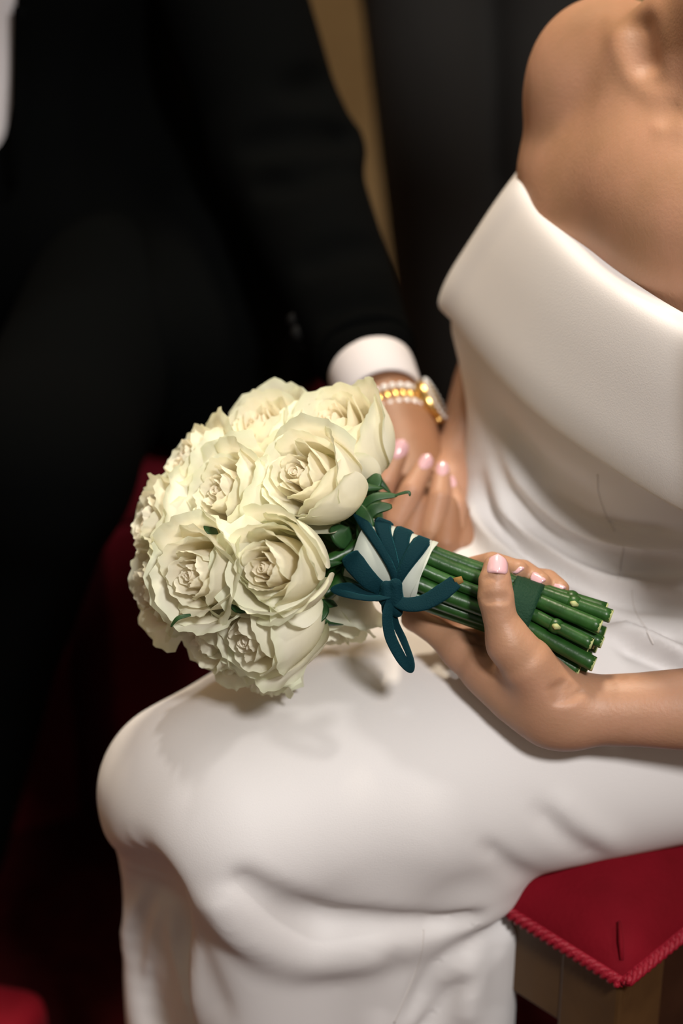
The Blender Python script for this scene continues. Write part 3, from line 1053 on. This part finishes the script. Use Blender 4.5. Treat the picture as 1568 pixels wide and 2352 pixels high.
# shirt with collar and cuff
sf = Field((-0.62, 0.50, 0.50), (0.02, 0.96, 1.06), 0.007)
man_torso(sf, -0.004)
sf.chain([GN - UP * 0.02, GN + UP * 0.035 + GF * 0.008], [0.075, 0.068], 0.01)
shirt = put('shirt', quads_mesh('shirt', *sf.net(2)), M['shirt'], groom)
GD = nrm(GW - GE)
cw = GE + (GW - GE) * 0.965


def ring_tube(c, d, r0, r1, L, th, n=40, sx=1.0):
    """open cuff: a short hollow sleeve round axis d"""
    d = nrm(d); a = nrm(np.cross(d, UP)); b2 = np.cross(a, d)
    V, F = [], []
    prof_ = [(-L / 2, r0), (0, (r0 + r1) / 2 + 0.001), (L / 2 - 0.002, r1), (L / 2, r1 - th * 0.5), (L / 2 - 0.002, r1 - th), (0, (r0 + r1) / 2 - th), (-L / 2, r0 - th)]
    for i in range(n):
        t = 2 * math.pi * i / n
        e_ = a * math.cos(t) * sx + b2 * math.sin(t)
        for (x, r) in prof_:
            V.append(c + d * x + e_ * r)
    m_ = len(prof_)
    for i in range(n):
        for j in range(m_):
            F.append((i * m_ + j, i * m_ + (j + 1) % m_, ((i + 1) % n) * m_ + (j + 1) % m_, ((i + 1) % n) * m_ + j))
    return V, F


CUF = P(858, 868, 1.895)
CD = nrm(P(885, 930, 1.872) - P(830, 790, 1.925))
V, F = ring_tube(CUF, CD, 0.0345, 0.0335, 0.060, 0.003, 48, 0.98)
put('shirt_cuff', mesh_from('shirt_cuff', V, F), M['shirt'], shirt)

# jacket
jf = Field((-0.80, 0.20, 0.44), (0.12, 1.00, 1.06), 0.006)
man_torso(jf, 0.012)
jf.chain([GH + UP * 0.03 + GL * 0.06, GH + UP * 0.03 - GL * 0.06], 0.135, 0.05)
jf.chain([GH + UP * 0.0 + GL * 0.05, A_([-0.06, 0.62, 0.545])], [0.12, 0.085], 0.05)
jf.chain([A_([-0.10, 0.66, 0.60]), A_([-0.13, 0.50, 0.55])], [0.10, 0.085], 0.05)
jf.chain([GS, GS + (GE - GS) * 0.5, GE], [0.066, 0.064, 0.060], 0.03)
jf.chain([GE, GE + (GW - GE) * 0.45, P(838, 812, 1.915)], [0.060, 0.050, 0.0405], 0.02)
jf.chain([GSR, GER, GWR - (GWR - GER) * 0.08], [0.066, 0.058, 0.042], 0.03)
jf.chain([GN + UP * 0.01, GN + UP * 0.035], [0.088, 0.078], 0.02)
jf.chain([GN + UP * 0.0, GN + UP * 0.09], [0.078, 0.082], 0.004, True)
# shirt opening: a V from the neck to the button
vp = jf.on([(-105, -300), (-85, -100), (-68, 60), (-56, 200), (-45, 340), (-20, 425)])
jf.chain(vp, [0.054, 0.047, 0.040, 0.035, 0.030, 0.020], 0.004, True)
for pix, r_, dp in (([(560, 330), (680, 300), (770, 300), (806, 330)], 0.020, 0.008),
                    ([(600, 420), (700, 400), (800, 372)], 0.016, 0.006),
                    ([(660, 200), (720, 190), (750, 180)], 0.018, 0.006),
                    ([(700, 600), (780, 560), (860, 560)], 0.018, 0.005),
                    ([(740, 720), (820, 690), (900, 690)], 0.016, 0.004)):
    jf.groove(pix, r_, dp, 0.012)
jf.ridge([(780, 290), (803, 335), (806, 380)], 0.014, 0.005, 0.012)
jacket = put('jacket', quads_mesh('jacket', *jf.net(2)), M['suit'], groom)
lp = jf.on([(45, 20), (42, 150), (38, 300), (30, 420)], -0.003)
if len(lp) > 1:
    tube('lapel', spline(lp, 5), 0.007, M['suit'], jacket, 8, 0.5)
tube('sleeve_hem', [P(838, 812, 1.915) - CD * 0.006, P(838, 812, 1.915) + CD * 0.004], [0.0412, 0.0405], M['suit'], jacket, 40)
for i in range(3):
    p = (jf.on([(676 + i * 8, 735 + i * 30)], 0.001) or [P(690, 780, 1.93)])[0]
    tube('sleeve_button', [p, p - VDIR * 0.003], [0.006, 0.0055], M['button'], jacket, 14)

# trousers and shoes
tf = Field((-0.80, 0.16, 0.02), (0.02, 0.95, 0.72), 0.008)
tf.ell(GH, [0.185, 0.135, 0.11], GB, 0.04)
for H_, K_, A2 in zip(HIPS, KNEES, ANK):
    tf.chain([H_, K_], [0.092, 0.074], 0.03)
    tf.chain([K_, (K_ + A2) / 2 + A_([0, 0.01, 0]), A2 - UP * 0.03], [0.074, 0.064, 0.060], 0.03)
tf.half([0, 0, 0.045], [0, 0, -1])
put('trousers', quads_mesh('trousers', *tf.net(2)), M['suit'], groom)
for A2 in ANK:
    sf2 = Field(A2 - A_([0.08, 0.30, 0.09]), A2 + A_([0.08, 0.12, 0.05]), 0.006)
    q = A_([A2[0], A2[1], 0])
    sf2.chain([q + A_([0, 0.03, 0.045]), q + A_([0, -0.07, 0.036]), q + A_([-0.01, -0.165, 0.028])], [0.042, 0.042, 0.032], 0.02)
    sf2.half([0, 0, 0.003], [0, 0, -1])
    put('shoe', quads_mesh('shoe', *sf2.net(1)), M['shoe'], groom)

# ------------------------------------------------------------------ wristwatch on his left wrist
watch = empty('wristwatch', tuple(P(905, 968, 1.865)))
tag(watch, 'gold wristwatch with rows of clear stones on the wrist of the man', 'watch')
wc = P(900, 972, 1.864)
wd = nrm(P(905, 1000, 1.855) - GE)
wa = nrm(XDIR - wd * (XDIR @ wd)); wb_ = np.cross(wd, wa)
wb_ = wb_ if wb_[2] > 0 else -wb_
wo = A_(watch.location)
RW = 0.0315


def wput(name, V, F, material, parent=None):
    return put(name, mesh_from(name, V, F), material, parent or watch)


for i in range(26):
    t = math.radians(28 + i * 11.6)
    e_ = wa * math.cos(t) + wb_ * math.sin(t)
    tt = -wa * math.sin(t) + wb_ * math.cos(t)
    c = wc + e_ * RW
    V, F = sweep([c - wd * 0.0058, c - wd * 0.0045, c + wd * 0.0045, c + wd * 0.0058], [0.0018, 0.0030, 0.0030, 0.0018], 8, True, 0.8, e_)
    link = wput('bracelet_link', V, F, M['gold'])
    for s in (-1, 1):
        q = c + wd * s * 0.0088 + e_ * 0.0004
        V, F = sweep([q - e_ * 0.002, q - e_ * 0.0008, q + e_ * 0.0012, q + e_ * 0.0024], [0.0018, 0.0029, 0.0026, 0.0013], 8)
        wput('stone', V, F, M['stone'], link)
t = 0.0
cv = nrm(-VDIR - wd * (-VDIR @ wd))
ce = nrm(wa * 0.90 + cv * 0.42)
cc = wc + ce * (RW + 0.001)
V, F = sweep([cc - ce * 0.003, cc - ce * 0.002, cc + ce * 0.005, cc + ce * 0.006], [0.0165, 0.0188, 0.0188, 0.0174], 32)
case = wput('watch_case', V, F, M['gold'])
V, F = sweep([cc + ce * 0.0058, cc + ce * 0.0066], [0.0152, 0.0146], 32)
wput('dial', V, F, M['dial'], case)
for i in range(24):
    a_ = 2 * math.pi * i / 24
    q = cc + ce * 0.0058 + (wd * math.cos(a_) + np.cross(wd, ce) * math.sin(a_)) * 0.0171
    V, F = sweep([q, q + ce * 0.0012, q + ce * 0.002], [0.0017, 0.0015, 0.0007], 6)
    wput('stone', V, F, M['stone'], case)
q = cc + ce * 0.002 + wd * 0.0190
V, F = sweep([q, q + wd * 0.004], [0.003, 0.003], 12)
wput('crown', V, F, M['gold'], case)

# ------------------------------------------------------------------ standing person in charcoal behind them
YB = 1.24
lf = Field((-0.22, 0.98, 0.02), (0.52, 1.52, 1.66), 0.011)
LEGS = [(PY(978, 0, YB), PY(1052, 900, YB)), (PY(1262, 0, YB), PY(1242, 900, YB))]
PC = (LEGS[0][0] + LEGS[1][0]) / 2
PC = A_([PC[0], YB, 0.0])
feet = []
for (a, b2) in LEGS:
    dz = (a - b2) / (a[2] - b2[2])
    top_ = a + dz * (0.86 - a[2]); top_[0] = PC[0] + (top_[0] - PC[0]) * 0.62 if abs(top_[0] - PC[0]) > 0.10 else top_[0]
    bot_ = A_([b2[0], YB, 0.07])
    feet.append(bot_)
    lf.chain([top_, a, b2, bot_], [0.092, 0.074, 0.066, 0.058], 0.012)
lf.ell(PC + UP * 0.90, [0.165, 0.12, 0.13], None, 0.04)
lf.half([0, 0, 0.045], [0, 0, -1])
V_, Q_ = lf.net(2)
hb = Field((PC[0] - 0.36, 0.96, 0.55), (PC[0] + 0.36, 1.52, 1.80), 0.011)
hb.chain([PC + UP * 1.36, PC + UP * 1.50], [0.062, 0.055], 0.03)
hb.ell(PC + A_([0, -0.02, 1.62]), [0.076, 0.095, 0.11], None, 0.02)
hb.chain([PC + A_([0, -0.115, 1.63]), PC + A_([0, -0.13, 1.60])], [0.009, 0.013], 0.012)
hb.ell(PC + UP * 1.2, [0.16, 0.10, 0.25], None, 0.03)
for s in (-1, 1):
    hb.chain([PC + A_([s * 0.18, 0, 1.36]), PC + A_([s * 0.25, 0.02, 1.08]), PC + A_([s * 0.24, -0.05, 0.84])], [0.045, 0.04, 0.028], 0.03)
    hb.chain([PC + A_([s * 0.24, -0.05, 0.84]), PC + A_([s * 0.235, -0.065, 0.75])], [0.030, 0.024], 0.02)
    for i in range(4):
        hb.chain([PC + A_([s * 0.235, -0.085 + i * 0.018, 0.76]), PC + A_([s * 0.225, -0.08 + i * 0.017, 0.68])], [0.010, 0.008], 0.006)
    hb.ell(PC + A_([s * 0.078, -0.01, 1.61]), [0.01, 0.02, 0.03], None, 0.01)
guest = put('person', quads_mesh('person', *hb.net(2)), M['skin_man'])
tag(guest, 'blurred person in charcoal trousers standing behind the couple by the wall', 'person')
put('trousers', quads_mesh('trousers', V_, Q_), M['suit_grey'], guest)
jg = Field((PC[0] - 0.40, 0.96, 0.74), (PC[0] + 0.40, 1.52, 1.50), 0.011)
jg.ell(PC + UP * 1.2, [0.19, 0.125, 0.26], None, 0.03)
jg.chain([PC + UP * 1.0 + XDIR * 0.06, PC + UP * 1.0 - XDIR * 0.06], 0.135, 0.05)
jg.chain([PC + UP * 1.37 + XDIR * 0.15, PC + UP * 1.37 - XDIR * 0.15], 0.06, 0.05)
for s in (-1, 1):
    jg.chain([PC + A_([s * 0.18, 0, 1.36]), PC + A_([s * 0.25, 0.02, 1.08]), PC + A_([s * 0.24, -0.05, 0.86])], [0.068, 0.058, 0.042], 0.03)
put('jacket', quads_mesh('jacket', *jg.net(2)), M['suit_grey'], guest)
hg = Field(PC + A_([-0.14, -0.16, 1.5]), PC + A_([0.14, 0.14, 1.8]), 0.01)
hg.ell(PC + A_([0, -0.01, 1.65]), [0.084, 0.10, 0.10], None, 0.02)
hg.ell(PC + A_([0, -0.11, 1.58]), [0.075, 0.07, 0.085], None, 0.01, True)
put('hair', quads_mesh('hair', *hg.net(1)), M['hair'], guest)
for ft in feet:
    q = A_([ft[0], ft[1], 0])
    sf2 = Field(q - A_([0.08, 0.26, 0.02]), q + A_([0.08, 0.12, 0.13]), 0.008)
    sf2.chain([q + A_([0, 0.03, 0.045]), q + A_([0, -0.07, 0.036]), q + A_([0, -0.19, 0.028])], [0.042, 0.042, 0.032], 0.02)
    sf2.half([0, 0, 0.003], [0, 0, -1])
    put('shoe', quads_mesh('shoe', *sf2.net(1)), M['shoe'], guest)
# ------------------------------------------------------------------ the bouquet
A0, A1, A2_ = P(862, 1283, 1.600), P(1195, 1402, 1.592), P(1366, 1476, 1.584)
bouquet = empty('bouquet', tuple(A0))
tag(bouquet, 'bouquet of white roses tied with teal velvet ribbon in the hand of the woman', 'bouquet')


def interp(xs, ys, x):
    return float(np.interp(x, xs, ys))


def sstep(x):
    x = min(1.0, max(0.0, x))
    return x * x * (3 - 2 * x)


def petal_grid(t, phi, seed, H, R, opn, ruf, nu=19, nv=15):
    """one petal as a grid: t = 0 innermost .. 1 outermost"""
    rg = random.Random(seed)
    a1, a2, a3 = [rg.uniform(0, 6.28) for _ in range(3)]
    W = 1.35 - 0.25 * t + rg.uniform(-0.08, 0.08)
    Rb = R * interp([0, 0.25, 0.5, 0.75, 1], [0.15, 0.30, 0.46, 0.76, 0.95], t)
    Rt = R * interp([0, 0.25, 0.5, 0.75, 1], [0.10, 0.26, 0.42, 0.72, 0.96], t) * (1 + 0.12 * opn * t * t)
    Ht = H * interp([0, 0.3, 0.6, 1], [0.95, 1.0, 1.0, 0.93], t) * rg.uniform(0.97, 1.03)
    lip = R * interp([0, 0.35, 0.7, 1], [0.0, 0.03, 0.10, 0.22], t) * rg.choice([0.3, 0.6, 1.0, 1.5]) * (0.5 + 0.8 * opn)
    tilt = rg.uniform(-0.12, 0.12)
    G = []
    for i in range(nv):
        s = i / (nv - 1)
        for j in range(nu):
            u = j / (nu - 1) * 2 - 1
            L = 1 - 0.24 * abs(u) ** 2.7 + 0.03 * math.exp(-(u / 0.2) ** 2) * t
            sv = s * L
            hw = W * (0.34 + 0.66 * math.sin(math.pi * (0.10 + 0.52 * s))) * (1 - 0.13 * s ** 4)
            r = interp([0, 0.12, 0.3, 0.5, 0.8, 1.02], [0.10 * Rb + 0.002, 0.52 * Rb, 0.86 * Rb, Rb, 0.5 * Rb + 0.5 * Rt, Rt], sv)
            z = Ht * interp([0, 0.12, 0.3, 0.5, 0.8, 1.02], [0.0, 0.05, 0.22, 0.46, 0.81, 1.0], sv)
            e_ = max(0.0, (s - 0.72) / 0.28)
            r += lip * e_ * e_
            z -= lip * 0.75 * e_ * e_ * (0.6 + 0.4 * math.cos(u * 1.2))
            r += 0.0016 * u * (0.4 + t) + 0.0030 * t * abs(u) ** 3 * s * s
            rr = s ** 5
            w1 = math.sin(6.5 * u + a1) * 0.6 + math.sin(13 * u + a2) * 0.5 + math.sin(23 * u + a3) * 0.35
            r += 0.0014 * ruf * rr * w1
            z += 0.0011 * ruf * rr * (math.sin(9 * u + a2) + 0.8 * math.sin(19 * u + a1)) + tilt * u * 0.010 * s
            an = phi + u * hw
            G.append((r * math.cos(an), r * math.sin(an), z))
    return np.array(G), nu, nv


def add_uv(me, vals):
    lay = me.uv_layers.new(name='along')
    vi = np.zeros(len(me.loops), np.int32)
    me.loops.foreach_get('vertex_index', vi)
    lay.data.foreach_set('uv', np.asarray(vals, np.float32)[vi].ravel())


def smooth_grid(G, nu, nv, it=1):
    g = G.reshape(nv, nu, 3)
    for _ in range(it):
        h = g.copy()
        h[1:-1] = 0.5 * g[1:-1] + 0.25 * (g[2:] + g[:-2])
        g = h
    return g.reshape(-1, 3)


def frame(axis, roll=0.0):
    a = nrm(axis)
    x = nrm(np.cross([0.2, 0.9, 0.3], a))
    y = np.cross(a, x)
    c, s = math.cos(roll), math.sin(roll)
    return np.array([x * c + y * s, -x * s + y * c, a])


def rose(hx, hy, d, dirv, R=0.037, H=0.056, opn=0.6, ruf=1.0, seed=1, roll=0.0, npet=22):
    ax = nrm(XDIR * dirv[0] + UDIR * dirv[1] - VDIR * dirv[2])
    heart = P(hx, hy, d)
    base = heart - ax * H * 0.96
    Fm = frame(ax, roll)
    tw = lambda pts: base + np.asarray(pts) @ Fm
    # heart spiral and receptacle
    V, F, U = [], [], []
    nt_, nz_ = 64, 5
    for i in range(nt_):
        q = i / (nt_ - 1)
        an = q * 2 * math.pi * 2.6
        r = 0.0012 + 0.0042 * q * (R / 0.037)
        for j in range(nz_):
            s = j / (nz_ - 1)
            V.append(((r * (1 - 0.22 * s)) * math.cos(an), (r * (1 - 0.22 * s)) * math.sin(an), H * (0.35 + s * (0.58 + 0.02 * math.sin(an * 1.3 + seed)))))
            U.append((0.55 + 0.45 * s, 0.0))
    for i in range(nt_ - 1):
        for j in range(nz_ - 1):
            a = i * nz_ + j
            F.append((a, a + nz_, a + nz_ + 1, a + 1))
    o_ = len(V)
    v_, f_ = sweep([(0, 0, -0.006), (0, 0, -0.002), (0, 0, 0.004), (0, 0, 0.010)], [0.004, 0.0075, 0.009, 0.006], 10)
    V += [tuple(x) for x in v_]; F += [tuple(k + o_ for k in f) for f in f_]; U += [(0.0, 1.0)] * len(v_)
    me = mesh_from('rose', tw(np.array(V)), F)
    add_uv(me, U)
    ob = put('rose', me, M['petal'], bouquet)
    rg = random.Random(seed * 31)
    ph = rg.uniform(0, 6.28)
    for i in range(npet):
        t = i / (npet - 1)
        ph += 2.3999 + rg.uniform(-0.25, 0.25)
        G, nu, nv = petal_grid(t, ph, seed * 100 + i, H, R, opn, ruf * (0.25 + 0.95 * t))
        G = smooth_grid(G, nu, nv, 2)
        F = [(a * nu + c, a * nu + c + 1, (a + 1) * nu + c + 1, (a + 1) * nu + c) for a in range(nv - 1) for c in range(nu - 1)]
        me = mesh_from('petal', tw(G), F)
        uvs = [((k // nu) / (nv - 1), t) for k in range(nu * nv)]
        add_uv(me, uvs)
        put('petal', me, M['petal'], ob)
    # sepals curling back from the calyx
    for i in range(3):
        an = i * 2.1 + seed
        e_ = Fm[0] * math.cos(an) + Fm[1] * math.sin(an)
        pts = spline([base + e_ * 0.005, base + e_ * 0.016 + ax * 0.004, base + e_ * 0.024 - ax * 0.006], 4)
        tube('sepal', pts, [0.003, 0.0042, 0.0046, 0.0044, 0.004, 0.003, 0.0022, 0.0014, 0.0006][:len(pts)], M['leaf'], ob, 6, 0.25, ax)
    return base, ax


ROSES = [  # heart position, distance, direction it faces (right, up, towards the camera), size
    (582, 955, 1.650, (-0.40, 0.74, 0.54), 0.038, 0.062, 0.6, 0.9),
    (748, 950, 1.612, (-0.42, 0.66, 0.62), 0.039, 0.066, 0.4, 0.8),
    (668, 1080, 1.550, (-0.60, 0.26, 0.76), 0.0335, 0.064, 0.4, 0.7),
    (412, 1045, 1.640, (-0.82, 0.48, 0.30), 0.033, 0.058, 0.6, 0.85),
    (487, 1122, 1.582, (-0.78, 0.24, 0.58), 0.0345, 0.064, 0.4, 0.9),
    (325, 1192, 1.625, (-0.93, 0.16, 0.33), 0.034, 0.060, 0.6, 0.9),
    (425, 1322, 1.545, (-0.64, -0.04, 0.77), 0.0365, 0.062, 0.7, 1.0),
    (594, 1305, 1.520, (-0.46, 0.02, 0.89), 0.0345, 0.064, 0.6, 0.7),
    (553, 1478, 1.552, (-0.74, -0.42, 0.52), 0.036, 0.066, 0.3, 0.6),
    (445, 1480, 1.600, (-0.74, -0.54, 0.40), 0.033, 0.058, 0.6, 0.75),
    (560, 1570, 1.615, (-0.40, -0.90, 0.16), 0.032, 0.056, 0.6, 0.8),
    (752, 1475, 1.640, (-0.02, -0.98, 0.14), 0.033, 0.054, 0.5, 0.5),
    (325, 1352, 1.612, (-0.92, -0.14, 0.36), 0.034, 0.058, 0.8, 0.85),
]
bax = nrm(A2_ - A0)
b1 = nrm(UDIR - bax * (UDIR @ bax))
b2v = np.cross(bax, b1)
b2v = b2v if b2v @ VDIR < 0 else -b2v            # towards the camera
slots = [(0, 0)] + [(0.0088, math.radians(60 * i + 8)) for i in range(6)] + [(0.0172, math.radians(360 / 11 * i + 15)) for i in range(11)]
bases = []
for i, (hx, hy, d, dv, R, H, opn, ruf) in enumerate(ROSES):
    bs, ax = rose(hx, hy, d, dv, R, H, opn, ruf, seed=i + 3 + {7: 64, 8: 47}.get(i, 0), roll=i * 1.7)
    bases.append((bs, ax))
for i, (rho, th) in enumerate(slots):
    off = lambda k, tw_=0.0: (b1 * math.cos(th + tw_) + b2v * math.sin(th + tw_)) * rho * k
    rs = 0.0047 + 0.0006 * math.sin(i * 2.7)
    ln = 0.004 * math.sin(i * 3.9)
    pe = A2_ + off(1.30, 0.18) + bax * ln
    pm = A1 + off(0.98, 0.05)
    pw = A0 + off(0.98, -0.10)
    if i < len(bases):
        bs, ax = bases[i]
        mid_ = (bs * 0.5 + pw * 0.5) - ax * 0.006
        pts = [bs, bs - ax * 0.012, mid_, pw, (pw + pm) / 2, pm, pm + (pe - pm) * 0.5, pe]
    else:
        pts = [pw - bax * 0.06 + off(1.2), pw, (pw + pm) / 2, pm, pm + (pe - pm) * 0.5, pe]
    sp3 = spline(pts, 5)
    st = tube('stem', sp3, rs, M['stem'], bouquet, 10)
    cutd = nrm(bax + b2v * 0.25 * math.sin(i * 1.3) + b1 * 0.2 * math.cos(i))
    V, F = sweep([pe - bax * 0.001, pe + bax * 0.0006], [rs * 0.98, rs * 0.9], 10)
    put('cut_end', mesh_from('cut_end', V, F), M['stem_cut'], st)
    if i % 2 == 1:
        c = pm + (pe - pm) * (0.35 + 0.25 * ((i * 7) % 5) / 5)
        V, F = sweep([c - bax * 0.004, c - bax * 0.001, c + bax * 0.001, c + bax * 0.004], [rs * 0.98, rs * 1.2, rs * 1.2, rs * 0.98], 10)
        nd = put('node', mesh_from('node', V, F), M['stem'], st)
        c2 = c + b2v * rs * 1.05
        tube('bud_scar', [c2 - bax * 0.002, c2 + b2v * 0.0012, c2 + bax * 0.003], [0.0012, 0.0022, 0.001], M['stem_cut'], st, 8)


def wrap(name, s0, s1, r0, r1, th, material, n=48, wob=0.0):
    """open sleeve round the stems between two places along the handle (metres from A0)"""
    V, F = [], []
    m_ = 7
    for i in range(n):
        t = 2 * math.pi * i / n
        e_ = b1 * math.cos(t) + b2v * math.sin(t)
        w_ = wob * (math.sin(3 * t + 1) + 0.6 * math.sin(7 * t))
        for lay in (0, 1):
            for j in range(m_):
                q = j / (m_ - 1)
                q = q if lay == 0 else 1 - q
                V.append(A0 + bax * (s0 + (s1 - s0) * q + w_ * (q - 0.5)) + e_ * (r0 + (r1 - r0) * q - lay * th + w_ * 0.3))
    k_ = 2 * m_
    for i in range(n):
        for j in range(k_):
            F.append((i * k_ + j, i * k_ + (j + 1) % k_, ((i + 1) % n) * k_ + (j + 1) % k_, ((i + 1) % n) * k_ + j))
    me = mesh_from(name, V, F)
    return put(name, me, material, bouquet)


LT = float(np.linalg.norm(A1 - A0))
wrap('floral_tape', LT - 0.010, LT + 0.009, 0.0232, 0.0238, 0.0008, M['tape'])
wrap('organza_wrap', -0.014, 0.034, 0.0240, 0.0243, 0.0005, M['organza'], wob=0.0012)
wrap('organza_hem', 0.0325, 0.0345, 0.0246, 0.0247, 0.0009, M['organza'], wob=0.0012)

# velvet bands fanning out from the knot over the stems
KNOT = P(897, 1372, 1.566)
ks = float((KNOT - A0) @ bax)
for s_top in (-0.018, -0.003, 0.0115, 0.0255):
    V, F = [], []
    n = 40
    th0 = math.atan2((KNOT - A0) @ b2v, (KNOT - A0) @ b1)
    for i in range(n + 1):
        q = i / n
        t = th0 - q * 2 * math.pi
        fan = sstep(min(1, q / 0.28)) * (1 - 0.6 * sstep((q - 0.55) / 0.45))
        s = ks + (s_top - ks) * fan
        hw = 0.0026 + 0.0033 * sstep(q / 0.2) * (1 if q < 0.8 else 1 - 0.6 * (q - 0.8) / 0.2)
        e_ = b1 * math.cos(t) + b2v * math.sin(t)
        r = 0.0250 + 0.0010 * math.sin(q * 9 + s_top * 300)
        for (dx, dr_) in ((-1, 0), (-0.6, 0.0009), (0.6, 0.0009), (1, 0), (0.6, -0.0006), (-0.6, -0.0006)):
            V.append(A0 + bax * (s + dx * hw) + e_ * (r + dr_))
    for i in range(n):
        for j in range(6):
            F.append((i * 6 + j, i * 6 + (j + 1) % 6, (i + 1) * 6 + (j + 1) % 6, (i + 1) * 6 + j))
    put('ribbon_band', mesh_from('ribbon_band', V, F), M['ribbon'], bouquet)

kf = Field(KNOT - 0.02, KNOT + 0.02, 0.001)
kf.ell(KNOT, [0.0085, 0.0070, 0.0075], None, 0.003)
kf.chain([KNOT + XDIR * 0.003 + UDIR * 0.008 - VDIR * 0.004, KNOT + XDIR * 0.004 - UDIR * 0.009 - VDIR * 0.004], [0.0045, 0.004], 0.002)
kf.chain([KNOT - XDIR * 0.003 + UDIR * 0.007 - VDIR * 0.003, KNOT - XDIR * 0.002 - UDIR * 0.009 - VDIR * 0.004], [0.0040, 0.004], 0.001)
put('ribbon_knot', quads_mesh('ribbon_knot', *kf.net(1)), M['ribbon'], bouquet)


def ribbon(name, pts, hw, up, flat=0.22, material='ribbon'):
    p = spline(pts, 8)
    n = len(p)
    if not hasattr(hw, '__len__'):
        hw = [hw] * len(pts)
    r = np.interp(np.linspace(0, 1, n), np.linspace(0, 1, len(hw)), hw)
    return tube(name, p, list(r), M[material], bouquet, 12, flat, up)


ribbon('bow_loop', [P(895, 1370, 1.562), P(850, 1374, 1.556), P(800, 1366, 1.557), P(779, 1357, 1.563), P(800, 1350, 1.567), P(850, 1357, 1.568), P(893, 1368, 1.566)], [0.0035, 0.0055, 0.0065, 0.006, 0.006, 0.0055, 0.0035], -VDIR * 0.3 + UDIR)
ribbon('ribbon_tail', [P(902, 1378, 1.562), P(935, 1388, 1.556), P(975, 1383, 1.553), P(1015, 1360, 1.552), P(1046, 1336, 1.553)], [0.0035, 0.0055, 0.0066, 0.0072, 0.0060], -VDIR + UDIR * 0.5)
tube('frayed_tip', [P(1044, 1337, 1.553), P(1062, 1330, 1.553)], [0.0030, 0.0022], M['brown_tip'], bouquet, 10, 0.6, -VDIR)
ribbon('bow_loop', [P(897, 1380, 1.560), P(889, 1415, 1.556), P(896, 1462, 1.556), P(920, 1510, 1.558), P(940, 1534, 1.560), P(944, 1518, 1.564), P(926, 1470, 1.566), P(908, 1430, 1.565), P(902, 1385, 1.564)],
       [0.0036, 0.0046, 0.0050, 0.0046, 0.0034, 0.0036, 0.0044, 0.0044, 0.0036], -VDIR + XDIR * 0.8)
ribbon('bow_loop', [P(888, 1360, 1.568), P(850, 1335, 1.562), P(815, 1295, 1.565), P(803, 1275, 1.575), P(820, 1290, 1.585), P(855, 1335, 1.58), P(890, 1362, 1.572)], [0.0035, 0.006, 0.007, 0.006, 0.006, 0.005, 0.003], -VDIR)

# greenery between the roses and the ribbon
LV = [
    ([P(800, 1250, 1.585), P(782, 1225, 1.580), P(770, 1205, 1.582)], 0.0085),
    ([P(830, 1250, 1.592), P(838, 1205, 1.588), P(822, 1160, 1.592)], 0.0065),
    ([P(825, 1205, 1.592), P(858, 1170, 1.588), P(900, 1163, 1.590)], 0.0045),
    ([P(822, 1170, 1.595), P(860, 1142, 1.592), P(912, 1138, 1.594)], 0.0032),
    ([P(838, 1135, 1.600), P(856, 1112, 1.598), P(868, 1088, 1.600)], 0.0060),
    ([P(840, 1240, 1.598), P(860, 1215, 1.602), P(880, 1200, 1.604)], 0.0055),
    ([P(792, 1300, 1.590), P(812, 1330, 1.585), P(840, 1352, 1.588)], 0.0060),
    ([P(770, 1385, 1.585), P(730, 1388, 1.570), P(700, 1400, 1.562), P(695, 1418, 1.560)], 0.0050),
    ([P(735, 1385, 1.568), P(738, 1405, 1.560), P(728, 1428, 1.558)], 0.0050),
    ([P(572, 1385, 1.545), P(552, 1392, 1.542), P(536, 1384, 1.545)], 0.0060),
    ([P(438, 1412, 1.548), P(408, 1420, 1.547), P(392, 1440, 1.550)], 0.0016),
    ([P(500, 1222, 1.560), P(482, 1218, 1.556), P(474, 1205, 1.558)], 0.0045),
    ([P(560, 1395, 1.550), P(562, 1378, 1.545)], 0.0030),
    ([P(900, 1140, 1.594), P(936, 1130, 1.592), P(941, 1140, 1.592)], 0.0012),
    ([P(870, 1250, 1.600), P(835, 1235, 1.596), P(800, 1245, 1.60)], 0.0060),
]
for pts, w in LV:
    p = spline(pts, 6)
    n = len(p)
    rr = [w * (0.18 + 0.82 * math.sin(math.pi * (0.12 + 0.86 * i / (n - 1))) ** 0.8) for i in range(n)]
    tube('leaf', p, rr, M['leaf'], bouquet, 8, 0.10, -VDIR + UDIR * 0.6)
